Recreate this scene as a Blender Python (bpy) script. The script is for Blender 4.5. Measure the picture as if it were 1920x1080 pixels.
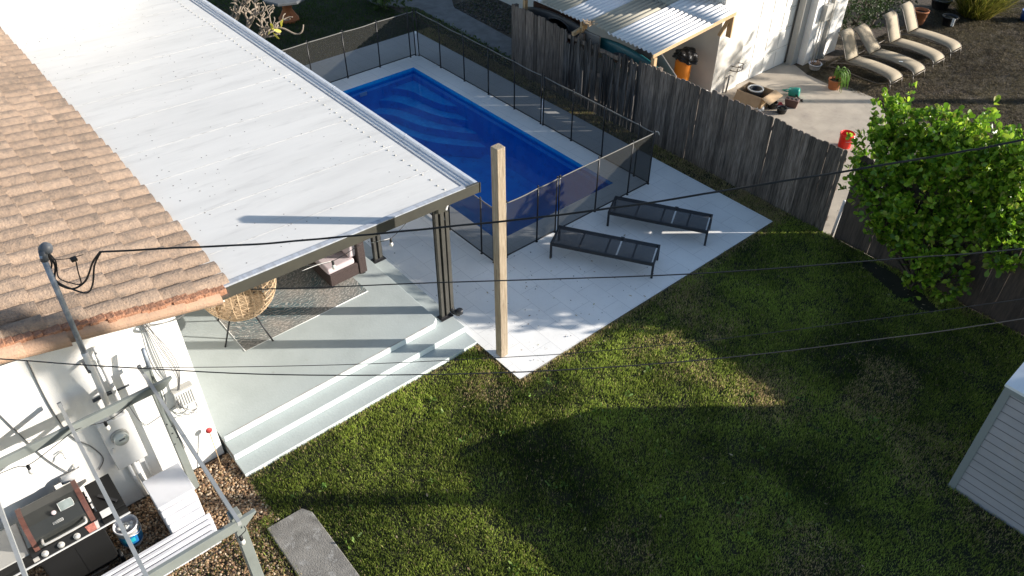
import bpy, bmesh, math, random
import numpy as np
from mathutils import Vector, Matrix
random.seed(7); rng = np.random.default_rng(11)
PI = math.pi; sc = bpy.context.scene; COL = sc.collection
for o in list(bpy.data.objects): bpy.data.objects.remove(o)

# ------------------------------------------------------------- camera, sky, sun, exposure
cd = bpy.data.cameras.new('camera'); cam = bpy.data.objects.new('camera', cd); COL.objects.link(cam)
cd.sensor_width = 36.0; cd.lens = 36.0*1506.354/1920.0; cd.clip_start = .1; cd.clip_end = 2000
pit, roll, yaw = map(math.radians, (40.183, .184, 139.563))
fw = Vector((math.cos(pit)*math.cos(yaw), math.cos(pit)*math.sin(yaw), -math.sin(pit)))
rt = Vector((math.sin(yaw), -math.cos(yaw), 0)); up = rt.cross(fw)
rr = rt*math.cos(roll)+up*math.sin(roll); uu = up*math.cos(roll)-rt*math.sin(roll)
cam.matrix_world = Matrix.Translation((0, 0, 9.3)) @ Matrix((rr, uu, -fw)).transposed().to_4x4()
sc.camera = cam
SUN_EL, SUN_AZ = math.radians(17.5), math.radians(50.8)
S = Vector((math.cos(SUN_EL)*math.cos(SUN_AZ), math.cos(SUN_EL)*math.sin(SUN_AZ), math.sin(SUN_EL)))
w = bpy.data.worlds.new('World'); sc.world = w; w.use_nodes = True
nt = w.node_tree; sky = nt.nodes.new('ShaderNodeTexSky'); sky.sky_type = 'NISHITA'; sky.sun_disc = False
sky.sun_elevation = SUN_EL; sky.sun_rotation = PI/2-SUN_AZ; sky.air_density = 1.0; sky.dust_density = .6; sky.ozone_density = 1.0
bg = nt.nodes['Background']; bg.inputs['Strength'].default_value = .102
nt.links.new(sky.outputs[0], bg.inputs[0])
ld = bpy.data.lights.new('sun', 'SUN'); ld.energy = 5.0; ld.angle = math.radians(.5); ld.color = (1, .93, .84)
sun = bpy.data.objects.new('sun', ld); COL.objects.link(sun); sun.location = S*40
sun.rotation_euler = (-S).to_track_quat('-Z', 'Y').to_euler()
sc.view_settings.view_transform = 'Standard'; sc.view_settings.look = 'None'
sc.view_settings.exposure = .93; sc.view_settings.gamma = 1
sc.cycles.max_bounces = 8; sc.cycles.transparent_max_bounces = 24

# ------------------------------------------------------------- materials
def lin(c): return tuple(c)+(1,) if len(c) == 3 else c
def mat(name, c, rough=.6, c2=None, scale=4, lo=.35, hi=.65, bump=0, bscale=60, metal=0, spec=.5, stretch=(1,1,1), rnd=0, c3=None, s3=1.5, lo3=.55, hi3=.7, coat=0, attr=None, trans=0, detail=8):
    m = bpy.data.materials.new(name); m.use_nodes = True; n = m.node_tree; N = n.nodes; L = n.links
    b = N['Principled BSDF']; b.inputs['Roughness'].default_value = rough; b.inputs['Metallic'].default_value = metal
    b.inputs['Specular IOR Level'].default_value = spec; b.inputs['Coat Weight'].default_value = coat
    b.inputs['Base Color'].default_value = lin(c)
    tc = N.new('ShaderNodeTexCoord'); mp = N.new('ShaderNodeMapping'); L.new(tc.outputs['Object'], mp.inputs[0]); mp.inputs['Scale'].default_value = stretch
    out = None
    def noise(s, d=detail, src=mp):
        t = N.new('ShaderNodeTexNoise'); t.inputs['Scale'].default_value = s; t.inputs['Detail'].default_value = d; t.inputs['Roughness'].default_value = .62
        L.new(src.outputs[0], t.inputs['Vector']); return t
    def mix(f, a, bb, blend='MIX'):
        x = N.new('ShaderNodeMix'); x.data_type = 'RGBA'; x.blend_type = blend
        if isinstance(f, float): x.inputs[0].default_value = f
        else: L.new(f, x.inputs[0])
        for i, v in ((6, a), (7, bb)):
            if isinstance(v, tuple): x.inputs[i].default_value = lin(v)
            else: L.new(v, x.inputs[i])
        return x.outputs[2]
    def ramp(src, a, bb):
        r = N.new('ShaderNodeMapRange'); r.inputs[1].default_value = a; r.inputs[2].default_value = bb; L.new(src, r.inputs[0]); return r.outputs[0]
    if c2: out = mix(ramp(noise(scale).outputs[0], lo, hi), tuple(c), tuple(c2))
    if c3: out = mix(ramp(noise(s3, 5).outputs[0], lo3, hi3), out if out else tuple(c), tuple(c3))
    if attr:
        a = N.new('ShaderNodeAttribute'); a.attribute_name = attr; out = mix(1.0, out if out else tuple(c), a.outputs['Color'], 'MULTIPLY')
    if rnd:
        g = N.new('ShaderNodeNewGeometry'); h = N.new('ShaderNodeHueSaturation'); r = N.new('ShaderNodeMapRange')
        r.inputs[3].default_value = 1-rnd; r.inputs[4].default_value = 1+rnd; L.new(g.outputs['Random Per Island'], r.inputs[0])
        L.new(r.outputs[0], h.inputs['Value']); 
        if out: L.new(out, h.inputs['Color'])
        else: h.inputs['Color'].default_value = lin(c)
        out = h.outputs[0]
    if out: L.new(out, b.inputs['Base Color'])
    if bump:
        bn = N.new('ShaderNodeBump'); bn.inputs['Strength'].default_value = min(1, bump); bn.inputs['Distance'].default_value = .01*max(1, bump)
        L.new(noise(bscale).outputs[0], bn.inputs['Height']); L.new(bn.outputs[0], b.inputs['Normal'])
    if trans:
        t = N.new('ShaderNodeBsdfTranslucent'); ms = N.new('ShaderNodeMixShader'); ms.inputs[0].default_value = trans
        if out: L.new(out, t.inputs[0])
        else: t.inputs[0].default_value = lin(c)
        L.new(b.outputs[0], ms.inputs[1]); L.new(t.outputs[0], ms.inputs[2]); L.new(ms.outputs[0], N['Material Output'].inputs[0])
    m['_col'] = out is not None
    return m
def see_through(m, clear):
    N = m.node_tree.nodes; L = m.node_tree.links; o = N['Material Output']; src = o.inputs[0].links[0].from_socket
    t = N.new('ShaderNodeBsdfTransparent'); x = N.new('ShaderNodeMixShader'); x.inputs[0].default_value = clear
    L.new(src, x.inputs[1]); L.new(t.outputs[0], x.inputs[2]); L.new(x.outputs[0], o.inputs[0]); return m

M = {}
M['white_wall'] = mat('white_wall', (.80,.79,.76), .7, (.70,.68,.64), 1.6, .45, .75, bump=.5, bscale=90)
M['roof_sheet'] = mat('roof_sheet', (.66,.648,.62), .6, (.58,.57,.545), 1.0, .40, .75, stretch=(2.4,.4,1), c3=(.45,.44,.42), s3=2.6, lo3=.54, hi3=.92, bump=.12, bscale=40)
M['seam'] = mat('seam_dirt', (.62,.61,.585), .7, (.30,.29,.275), 5, .48, .70, stretch=(1,1.5,1))
M['speck'] = mat('roof_speck', (.13,.12,.11), .9)
M['gutter'] = mat('gutter_paint', (.72,.74,.76), .4, (.55,.57,.6), 6, .5, .8)
M['trough_shade'] = mat('gutter_inside_shade', (.42,.45,.50), .6, (.30,.31,.33), 5, .4, .7, stretch=(1,3,1))  # shade and sky reflection inside the gutter put into this blue-grey
M['fascia'] = mat('fascia_paint', (.06,.058,.046), .5, (.048,.046,.038), 3)
M['dark_metal'] = mat('dark_metal', (.02,.02,.022), .45)
M['post_paint'] = mat('post_paint', (.07,.066,.056), .5, (.045,.043,.038), 3, .4, .7)
M['tile'] = mat('roof_tile', (.35,.255,.185), .92, (.26,.195,.148), 14, .42, .62, bump=1.8, bscale=40, rnd=.17, c3=(.15,.122,.10), s3=4.5, lo3=.54, hi3=.76)
M['tile_under'] = mat('roof_underlay', (.10,.07,.055), .9, (.05,.04,.035), 14, bump=1, bscale=40)
M['rake_tile'] = mat('rake_tile', (.44,.28,.185), .85, (.34,.235,.165), 5, bump=1, bscale=40, rnd=.12)
M['mortar'] = mat('orange_mortar', (.44,.22,.13), .95, (.30,.15,.09), 22, .4, .6, bump=3, bscale=30)
M['porch'] = mat('porch_paint', (.44,.485,.475), .5, (.38,.42,.41), 1.4, .4, .7, c3=(.26,.25,.215), s3=5.5, lo3=.68, hi3=.86, bump=.3, bscale=30)
M['riser'] = mat('riser_paint', (.64,.70,.70), .5, (.55,.60,.60), 3, .45, .7)
M['raw_concrete'] = mat('raw_concrete', (.26,.245,.22), .9, (.16,.15,.135), 5, .35, .65, bump=1.2, bscale=50, c3=(.34,.33,.31), s3=9)
M['old_concrete'] = mat('old_concrete', (.20,.20,.20), .9, (.13,.13,.13), 3, bump=1, bscale=60)
M['drive'] = mat('driveway_concrete', (.46,.40,.32), .85, (.36,.31,.25), 2.2, .35, .65, bump=.6, bscale=60, c3=(.24,.21,.18), s3=4, lo3=.58, hi3=.85)
M['coping'] = mat('coping_stone', (.62,.61,.59), .6, (.54,.53,.51), 2, bump=.4, bscale=80)
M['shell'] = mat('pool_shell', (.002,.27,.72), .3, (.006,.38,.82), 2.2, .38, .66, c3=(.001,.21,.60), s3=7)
M['shell_lit'] = mat('pool_shell_lit', (.006,.42,.85), .3, (.05,.58,.92), 14, .48, .72, c3=(.003,.32,.75), s3=3.2, lo3=.45, hi3=.65)  # lighter copy of the shell colour, light on the treads painted in
M['mulch'] = mat('dirt', (.095,.072,.052), .95, (.04,.03,.022), 9, .38, .64, bump=3, bscale=30, c3=(.14,.115,.07), s3=.9, lo3=.46, hi3=.66)
M['soil'] = mat('lawn_soil', (.022,.025,.011), .95, (.045,.038,.02), 3, .4, .7, bump=2, bscale=40)
M['wood_new'] = mat('post_wood', (.44,.36,.26), .85, (.31,.24,.165), 3, .38, .62, stretch=(16,16,1.1), bump=1.2, bscale=12, c3=(.15,.105,.065), s3=2.2, lo3=.58, hi3=.72)
M['lumber'] = mat('yellow_lumber', (.52,.36,.20), .75, (.42,.28,.15), 5, stretch=(6,6,1))
M['fence_grey'] = mat('weathered_board', (.25,.205,.17), .92, (.095,.073,.06), 4, .36, .64, stretch=(12,12,.8), bump=1.5, bscale=12, rnd=.42, c3=(.04,.031,.026), s3=1.7, lo3=.48, hi3=.72)
M['fence_old'] = mat('rotten_board', (.15,.135,.125), .95, (.03,.027,.025), 3, .40, .62, stretch=(9,9,.7), bump=1.5, bscale=12, rnd=.35, c3=(.012,.011,.011), s3=.8, lo3=.47, hi3=.62)
M['fence_brown'] = mat('brown_board', (.10,.075,.06), .92, (.055,.042,.034), 4, .35, .65, stretch=(9,9,.8), bump=1, bscale=12, rnd=.25)
M['fence_black'] = mat('fence_pole', (.006,.006,.008), .4)
M['hem'] = mat('fence_hem', (.17,.165,.15), .8)
M['mesh'] = see_through(mat('pool_mesh', (.055,.054,.049), .8, (.042,.042,.038), 40, spec=.05, trans=.25), .36)
M['sling'] = see_through(mat('black_sling', (.040,.041,.045), .6, (.03,.031,.035), 3, spec=.3), .16)
M['frame_black'] = mat('lounger_frame', (.014,.016,.02), .45)
M['beige_sling'] = mat('beige_sling', (.30,.25,.175), .8, (.25,.205,.145), 3, .4, .7)
M['beige_frame'] = mat('bronze_frame', (.13,.105,.08), .45)
M['garage_wall'] = mat('garage_wall', (.64,.61,.55), .8, (.56,.53,.48), 1.5, .4, .7, bump=.4, bscale=70)
M['garage_door'] = mat('garage_door', (.76,.75,.71), .5, (.70,.69,.65), 2)
M['grey_trim'] = mat('grey_trim', (.38,.37,.34), .6)
M['shed'] = mat('shed_siding', (.37,.355,.38), .6, (.31,.30,.32), 2, .4, .7, c3=(.33,.29,.265), s3=1.4, lo3=.6, hi3=.8)
M['lap_shade'] = mat('siding_lap_shade', (.15,.145,.16), .8)  # dark tone painting the shadow line at each siding lap
M['shed_trim'] = mat('shed_trim', (.24,.26,.265), .5)
M['sheet_white'] = mat('corrugated_white', (.74,.73,.72), .45, (.62,.61,.61), 3, .45, .75, stretch=(1,.4,1))
M['sheet_beige'] = mat('corrugated_beige', (.50,.46,.36), .5, (.42,.39,.31), 3, stretch=(1,.4,1), trans=.2)
M['teal'] = mat('teal_plastic', (.008,.10,.115), .4, (.006,.075,.09), 3)
M['charcoal'] = mat('charcoal_plastic', (.03,.032,.036), .5, (.045,.045,.05), 4)
M['grey_plastic'] = mat('grey_plastic', (.16,.155,.15), .5)
M['brownboard'] = mat('added_dark_board', (.10,.04,.022), .9, (.05,.022,.014), 4)
M['orange'] = mat('orange_plastic', (.80,.26,.015), .5, (.68,.20,.012), 3)
M['red'] = mat('red_plastic', (.75,.025,.012), .4)
M['red2'] = mat('faded_red', (.45,.04,.04), .6)
M['bag'] = mat('black_plastic_bag', (.012,.011,.011), .35, bump=2, bscale=9)
M['terracotta'] = mat('terracotta', (.42,.15,.055), .85, (.34,.12,.05), 6)
M['black_pot'] = mat('black_pot', (.014,.014,.016), .5)
M['brown_pot'] = mat('brown_pot', (.11,.055,.045), .6)
M['white_plastic'] = mat('white_plastic', (.68,.68,.70), .5, (.60,.59,.60), 2, .4, .7)
M['white_metal'] = mat('white_metal', (.66,.655,.64), .5, (.56,.555,.54), 3, .45, .75)
M['green_plastic'] = mat('green_plastic', (.02,.27,.20), .4)
M['blue_plastic'] = mat('blue_plastic', (.02,.06,.25), .4)
M['card'] = mat('cardboard', (.48,.34,.20), .85, (.42,.29,.17), 6)
M['arbor'] = mat('sage_paint', (.21,.23,.215), .6, (.17,.185,.17), 3, .4, .7)
M['alu'] = mat('aluminium', (.36,.37,.365), .45, (.30,.31,.30), 6)
M['galv'] = mat('galvanised_pipe', (.33,.37,.42), .5, (.20,.23,.27), 12, .4, .6, metal=.3)
M['grey_cap'] = mat('grey_cap', (.09,.10,.115), .5)
M['cable'] = mat('cable', (.012,.012,.013), .55)
M['cable_grey'] = mat('grey_cable', (.12,.12,.12), .6)
M['cable_white'] = mat('white_cord', (.55,.55,.53), .6)
M['grill'] = mat('grill_enamel', (.022,.024,.022), .4, (.03,.031,.028), 3, coat=.1)
M['grill_side'] = mat('grill_black', (.008,.008,.008), .5, spec=.3)
M['mahogany'] = mat('lid_end', (.13,.05,.035), .55, (.085,.032,.024), 5, stretch=(3,3,3))
M['steel'] = mat('steel', (.72,.70,.66), .35, metal=.55)
M['wicker'] = mat('tan_wicker', (.56,.41,.26), .7, (.38,.26,.155), 14, rnd=.2)
M['dark_wicker'] = mat('dark_wicker', (.065,.04,.035), .6, (.035,.022,.02), 20, stretch=(1,1,6), bump=1.5, bscale=25)
M['cushion'] = mat('pink_cushion', (.56,.47,.48), .9, (.50,.42,.43), 3, bump=.3, bscale=30)
M['pillow'] = mat('mauve_pillow', (.27,.21,.22), .9)
M['bulb'] = mat('bulb_glass', (.62,.60,.55), .1, spec=.8)
M['bark'] = mat('pale_bark', (.30,.245,.19), .9, (.21,.17,.13), 8, bump=1, bscale=30)
M['dark_bark'] = mat('brown_bark', (.09,.065,.045), .9, (.05,.04,.03), 8, bump=1, bscale=30)
M['pole_wood'] = mat('pole_wood', (.14,.11,.085), .9, (.09,.07,.055), 4, stretch=(8,8,.6))
M['leaf'] = mat('bush_leaf', (1,1,1), .38, attr='tint', trans=.42, spec=.5)
M['leaf_matte'] = mat('small_leaf', (1,1,1), .6, attr='tint', trans=.25)
M['grass'] = mat('grass_blade', (1,1,1), .6, attr='tint', trans=.56, spec=.2)
M['pebble'] = mat('pebble', (1,1,1), .75, attr='tint', c2=(.75,.72,.68), scale=30)
M['yellow_leaf'] = mat('yellow_leaf', (.62,.50,.06), .5, trans=.3)
M['tan_leaf'] = mat('dry_leaf', (.42,.30,.17), .8, (.28,.20,.12), 3, rnd=.3)
M['slate'] = mat('table_stone', (.12,.13,.135), .7, (.09,.095,.10), 4)
M['brick'] = mat('block', (.20,.18,.15), .9, (.13,.115,.10), 8)
M['label_white'] = mat('label_white', (.75,.75,.72), .5)
M['label_blue'] = mat('label_blue', (.01,.10,.32), .5, (.01,.22,.38), 9)
M['label_teal'] = mat('label_teal', (.02,.36,.42), .5)
M['label_grey'] = mat('label_grey', (.25,.29,.28), .5, (.17,.20,.19), 9)
M['label_red'] = mat('label_meat', (.45,.16,.11), .6, (.20,.06,.05), 40)
M['glass'] = mat('meter_glass', (.45,.48,.45), .08, spec=.8, coat=.6)
M['sack'] = mat('white_sack', (.62,.60,.58), .6, (.55,.12,.10), 6, .56, .6, c3=(.60,.45,.05), s3=5, lo3=.6, hi3=.64)

M['rust'] = mat('rust_line', (.24,.13,.08), .9, (.45,.42,.38), 5, .45, .6)
# pavers: brick pattern in object space, joints along x
def paver_mat():
    m = mat('paver', (.60,.59,.565), .75, spec=.3); N = m.node_tree.nodes; L = m.node_tree.links; b = N['Principled BSDF']
    tc = N.new('ShaderNodeTexCoord'); br = N.new('ShaderNodeTexBrick'); br.offset = .5; br.squash = 1
    mp = N.new('ShaderNodeMapping'); L.new(tc.outputs['Object'], mp.inputs[0]); mp.inputs['Location'].default_value = (.25, -.05, 0)
    for k, v in (('Scale', 1.0), ('Mortar Size', .0035), ('Mortar Smooth', .3), ('Brick Width', .61), ('Row Height', .405), ('Bias', 0)): br.inputs[k].default_value = v
    br.inputs['Color1'].default_value = (.88,.865,.83,1); br.inputs['Color2'].default_value = (.85,.84,.81,1); br.inputs['Mortar'].default_value = (.58,.57,.55,1)
    L.new(mp.outputs[0], br.inputs['Vector'])
    n1 = N.new('ShaderNodeTexNoise'); n1.inputs['Scale'].default_value = 26; n1.inputs['Detail'].default_value = 10; n1.inputs['Roughness'].default_value = .7
    L.new(tc.outputs['Object'], n1.inputs['Vector'])
    r = N.new('ShaderNodeMapRange'); r.inputs[1].default_value = .56; r.inputs[2].default_value = .78; r.inputs[4].default_value = .55; L.new(n1.outputs[0], r.inputs[0])
    n2 = N.new('ShaderNodeTexNoise'); n2.inputs['Scale'].default_value = .9; n2.inputs['Detail'].default_value = 4; L.new(tc.outputs['Object'], n2.inputs['Vector'])
    x = N.new('ShaderNodeMix'); x.data_type = 'RGBA'; L.new(r.outputs[0], x.inputs[0]); L.new(br.outputs[0], x.inputs[6]); x.inputs[7].default_value = (.55,.53,.50,1)
    h = N.new('ShaderNodeHueSaturation'); r2 = N.new('ShaderNodeMapRange'); r2.inputs[1].default_value = .3; r2.inputs[2].default_value = .7; r2.inputs[3].default_value = .9; r2.inputs[4].default_value = 1.05
    L.new(n2.outputs[0], r2.inputs[0]); L.new(r2.outputs[0], h.inputs['Value']); L.new(x.outputs[2], h.inputs['Color']); L.new(h.outputs[0], b.inputs['Base Color'])
    bp = N.new('ShaderNodeBump'); bp.inputs['Strength'].default_value = .35; bp.inputs['Distance'].default_value = .004; L.new(n1.outputs[0], bp.inputs['Height']); L.new(bp.outputs[0], b.inputs['Normal'])
    return m
M['paver'] = paver_mat()
def water_mat():
    m = bpy.data.materials.new('pool_water'); m.use_nodes = True; N = m.node_tree.nodes; L = m.node_tree.links
    N.remove(N['Principled BSDF']); t = N.new('ShaderNodeBsdfTransparent'); t.inputs[0].default_value = (.70,.90,.99,1)
    g = N.new('ShaderNodeBsdfGlossy'); g.inputs['Roughness'].default_value = .02; g.inputs[0].default_value = (1,1,1,1)
    f = N.new('ShaderNodeFresnel'); f.inputs[0].default_value = 1.22; x = N.new('ShaderNodeMixShader')
    tc = N.new('ShaderNodeTexCoord'); n = N.new('ShaderNodeTexNoise'); n.inputs['Scale'].default_value = 2.2; n.inputs['Detail'].default_value = 3; L.new(tc.outputs['Object'], n.inputs['Vector'])
    b = N.new('ShaderNodeBump'); b.inputs['Strength'].default_value = .35; b.inputs['Distance'].default_value = .03; L.new(n.outputs[0], b.inputs['Height'])
    L.new(b.outputs[0], g.inputs['Normal']); L.new(b.outputs[0], f.inputs['Normal'])
    L.new(f.outputs[0], x.inputs[0]); L.new(t.outputs[0], x.inputs[1]); L.new(g.outputs[0], x.inputs[2]); L.new(x.outputs[0], N['Material Output'].inputs[0])
    return m
M['water'] = water_mat()
def rug_mat():
    m = mat('rug', (.30,.28,.24), .95); N = m.node_tree.nodes; L = m.node_tree.links; b = N['Principled BSDF']
    tc = N.new('ShaderNodeTexCoord')
    def mr(s, a, c): r = N.new('ShaderNodeMapRange'); r.inputs[1].default_value = a; r.inputs[2].default_value = c; L.new(s, r.inputs[0]); return r.outputs[0]
    def mx(f, a, c):
        x = N.new('ShaderNodeMix'); x.data_type = 'RGBA'; L.new(f, x.inputs[0])
        for i, v in ((6, a), (7, c)):
            if isinstance(v, tuple): x.inputs[i].default_value = v
            else: L.new(v, x.inputs[i])
        return x.outputs[2]
    n = N.new('ShaderNodeTexNoise'); n.inputs['Scale'].default_value = 1.3; n.inputs['Detail'].default_value = 3; L.new(tc.outputs['Object'], n.inputs['Vector'])
    base = mx(mr(n.outputs[0], .42, .62), (.30,.27,.235,1), (.09,.145,.155,1))
    wv = N.new('ShaderNodeTexWave'); wv.wave_type = 'RINGS'; wv.rings_direction = 'SPHERICAL'; wv.inputs['Scale'].default_value = 5.5; wv.inputs['Distortion'].default_value = 9; wv.inputs['Detail'].default_value = 2; wv.inputs['Detail Scale'].default_value = 2
    L.new(tc.outputs['Object'], wv.inputs['Vector'])
    c1 = mx(mr(wv.outputs[1], .80, .95), base, (.46,.44,.40,1))
    n3 = N.new('ShaderNodeTexNoise'); n3.inputs['Scale'].default_value = 22; n3.inputs['Detail'].default_value = 5; L.new(tc.outputs['Object'], n3.inputs['Vector'])
    L.new(mx(mr(n3.outputs[0], .5, .62), c1, (.17,.17,.16,1)), b.inputs['Base Color']); return m
M['rug'] = rug_mat()

# ------------------------------------------------------------- builders
def smooth(pts, n=4):
    P = [Vector(p) for p in pts]
    if len(P) < 3: return P
    out = []
    for i in range(len(P)-1):
        p0, p1, p2, p3 = P[max(0,i-1)], P[i], P[i+1], P[min(len(P)-1,i+2)]
        for k in range(n):
            t = k/n; out.append(.5*((2*p1)+(p2-p0)*t+(2*p0-5*p1+4*p2-p3)*t*t+(3*p1-p0-3*p2+p3)*t**3))
    out.append(P[-1]); return out
class MB:
    def __init__(s): s.v = []; s.f = []; s.mi = []; s.sm = []
    def add(s, vs, fs, mi=0, sm=False, X=None):
        o = len(s.v)
        for p in vs: s.v.append((X @ Vector(p)) if X is not None else Vector(p))
        for f in fs: s.f.append(tuple(i+o for i in f)); s.mi.append(mi); s.sm.append(sm)
        return s
    def box(s, x0, x1, y0, y1, z0, z1, X=None, mi=0, top=None):
        vs = [(x0,y0,z0),(x1,y0,z0),(x1,y1,z0),(x0,y1,z0),(x0,y0,z1),(x1,y0,z1),(x1,y1,z1),(x0,y1,z1)]
        fs = [(0,3,2,1),(4,5,6,7),(0,1,5,4),(1,2,6,5),(2,3,7,6),(3,0,4,7)]
        s.add(vs, fs, mi, X=X)
        if top is not None: s.mi[-5] = top
        return s
    def bar(s, a, b, wd, ht, upv=(0,0,1), mi=0):
        a, b = Vector(a), Vector(b); d = (b-a); L = d.length; d.normalize(); u = Vector(upv); sd = d.cross(u)
        if sd.length < 1e-4: u = Vector((1,0,0)); sd = d.cross(u)
        sd.normalize(); u = sd.cross(d)
        X = Matrix((d, sd, u)).transposed().to_4x4(); X.translation = a
        return s.box(0, L, -wd/2, wd/2, -ht/2, ht/2, X, mi)
    def tube(s, pts, r, seg=8, mi=0, sm=True, cap=True, n=0):
        P = smooth(pts, n) if n else [Vector(p) for p in pts]
        R = r if isinstance(r, (list, tuple)) else None; vs = []; prev = None
        for i, p in enumerate(P):
            d = (P[min(i+1, len(P)-1)]-P[max(i-1, 0)]).normalized()
            u = prev if prev is not None else (Vector((0,0,1)) if abs(d.z) < .9 else Vector((1,0,0)))
            sd = d.cross(u).normalized(); u = sd.cross(d).normalized(); prev = u
            rad = (R[0]+(R[1]-R[0])*i/(len(P)-1)) if R else r
            for k in range(seg):
                a = 2*PI*k/seg; vs.append(p+(sd*math.cos(a)+u*math.sin(a))*rad)
        fs = [(i*seg+k, i*seg+(k+1)%seg, (i+1)*seg+(k+1)%seg, (i+1)*seg+k) for i in range(len(P)-1) for k in range(seg)]
        if cap: fs += [tuple(range(seg))[::-1], tuple((len(P)-1)*seg+k for k in range(seg))]
        return s.add(vs, fs, mi, sm)
    def lathe(s, prof, c=(0,0,0), seg=20, mi=0, X=None, sm=True, sx=1, sy=1):
        vs = [(c[0]+r*math.cos(2*PI*k/seg)*sx, c[1]+r*math.sin(2*PI*k/seg)*sy, c[2]+z) for r, z in prof for k in range(seg)]
        fs = [(i*seg+k, i*seg+(k+1)%seg, (i+1)*seg+(k+1)%seg, (i+1)*seg+k) for i in range(len(prof)-1) for k in range(seg)]
        if prof[0][0] > .0005: fs.append(tuple(range(seg))[::-1])
        if prof[-1][0] > .0005: fs.append(tuple((len(prof)-1)*seg+k for k in range(seg)))
        return s.add(vs, fs, mi, sm, X)
    def prism(s, poly, z0, z1, mi=0, X=None):
        n = len(poly); vs = [(x, y, z0) for x, y in poly]+[(x, y, z1) for x, y in poly]
        fs = [tuple(range(n))[::-1], tuple(range(n, 2*n))]+[(i, (i+1)%n, (i+1)%n+n, i+n) for i in range(n)]
        return s.add(vs, fs, mi, X=X)
    def sheet(s, prof, axis_a, axis_b, mi=0, sm=False):    # a profile of (y,z) swept along x
        n = len(prof); vs = [(axis_a, y, z) for y, z in prof]+[(axis_b, y, z) for y, z in prof]
        return s.add(vs, [(i, i+1, n+i+1, n+i) for i in range(n-1)], mi, sm)
    def build(s, name, mats, parent=None, world=True, bevel=0, solid=0, bseg=1):
        me = bpy.data.meshes.new(name); org = Vector((0,0,0)); ctr = None
        if parent is not None:
            if world:
                q = parent
                while q is not None: org = org+q.location; q = q.parent
        elif world:
            xs = [p.x for p in s.v]; ys = [p.y for p in s.v]; ctr = Vector(((min(xs)+max(xs))/2, (min(ys)+max(ys))/2, min(p.z for p in s.v))); org = ctr
        me.from_pydata([tuple(p-org) for p in s.v], [], s.f)
        for m in (mats if isinstance(mats, (list, tuple)) else [mats]): me.materials.append(M[m] if isinstance(m, str) else m)
        me.polygons.foreach_set('material_index', s.mi); me.polygons.foreach_set('use_smooth', s.sm)
        me.validate(); me.update()
        o = bpy.data.objects.new(name, me); COL.objects.link(o)
        if parent is not None: o.parent = parent
        elif ctr is not None: o.location = ctr
        if solid: q = o.modifiers.new('solid', 'SOLIDIFY'); q.thickness = solid; q.offset = 0
        if bevel:
            q = o.modifiers.new('bevel', 'BEVEL'); q.width = bevel; q.segments = bseg; q.limit_method = 'ANGLE'; q.angle_limit = math.radians(40)
        return o
def tag(o, label=None, cat=None, group=None, kind=None):
    if label: o['label'] = label
    if cat: o['category'] = cat
    if group: o['group'] = group
    if kind: o['kind'] = kind
    return o
def thing(name, label, cat, loc=(0,0,0), rz=0, group=None):
    o = bpy.data.objects.new(name, None); COL.objects.link(o); o.location = loc; o.rotation_euler = (0,0,rz); o.empty_display_size = .1
    return tag(o, label, cat, group)
def dup(root, loc=None, rz=None, label=None, parent=None):
    r = root.copy(); COL.objects.link(r); r.parent = parent
    if loc is not None: r.location = loc
    if rz is not None: r.rotation_euler = (0,0,rz)
    if label: r['label'] = label
    for ch in [c for c in bpy.data.objects if c.parent == root and c != r]: dup(ch, parent=r)
    return r
def struct(o): o['kind'] = 'structure'; return o
def fastmesh(name, V, F, mat_, tint=None, kind=None, parent=None, smooth_=False):
    """V (n,3) array, F list of index arrays all the same length, tint (n,3)"""
    me = bpy.data.meshes.new(name); n = len(V); k = F.shape[1]; m = len(F)
    org = np.array([0.,0.,0.]) if parent is None else np.array(parent.location)
    me.vertices.add(n); me.vertices.foreach_set('co', (V-org).astype(np.float32).ravel())
    me.loops.add(m*k); me.loops.foreach_set('vertex_index', F.astype(np.int32).ravel())
    me.polygons.add(m); me.polygons.foreach_set('loop_start', np.arange(0, m*k, k, dtype=np.int32)); me.polygons.foreach_set('loop_total', np.full(m, k, dtype=np.int32))
    if smooth_: me.polygons.foreach_set('use_smooth', np.ones(m, dtype=bool))
    if tint is not None:
        a = me.color_attributes.new('tint', 'FLOAT_COLOR', 'POINT'); c = np.ones((n,4), np.float32); c[:,:3] = tint; a.data.foreach_set('color', c.ravel())
    me.materials.append(M[mat_]); me.update(calc_edges=True)
    o = bpy.data.objects.new(name, me); COL.objects.link(o)
    if parent is not None: o.parent = parent
    if kind: o['kind'] = kind
    return o
def vnoise(x, y, s, seed=0):
    g = np.random.default_rng(seed).random((64,64)); u = x*s; v = y*s; i = np.floor(u).astype(int); j = np.floor(v).astype(int); fu = u-i; fv = v-j
    fu = fu*fu*(3-2*fu); fv = fv*fv*(3-2*fv); G = lambda a, b: g[a % 64, b % 64]
    return (G(i,j)*(1-fu)+G(i+1,j)*fu)*(1-fv)+(G(i,j+1)*(1-fu)+G(i+1,j+1)*fu)*fv
def fnoise(x, y, s, seed=0): return .55*vnoise(x,y,s,seed)+.3*vnoise(x,y,s*2.3,seed+1)+.15*vnoise(x,y,s*5.1,seed+2)
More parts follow.
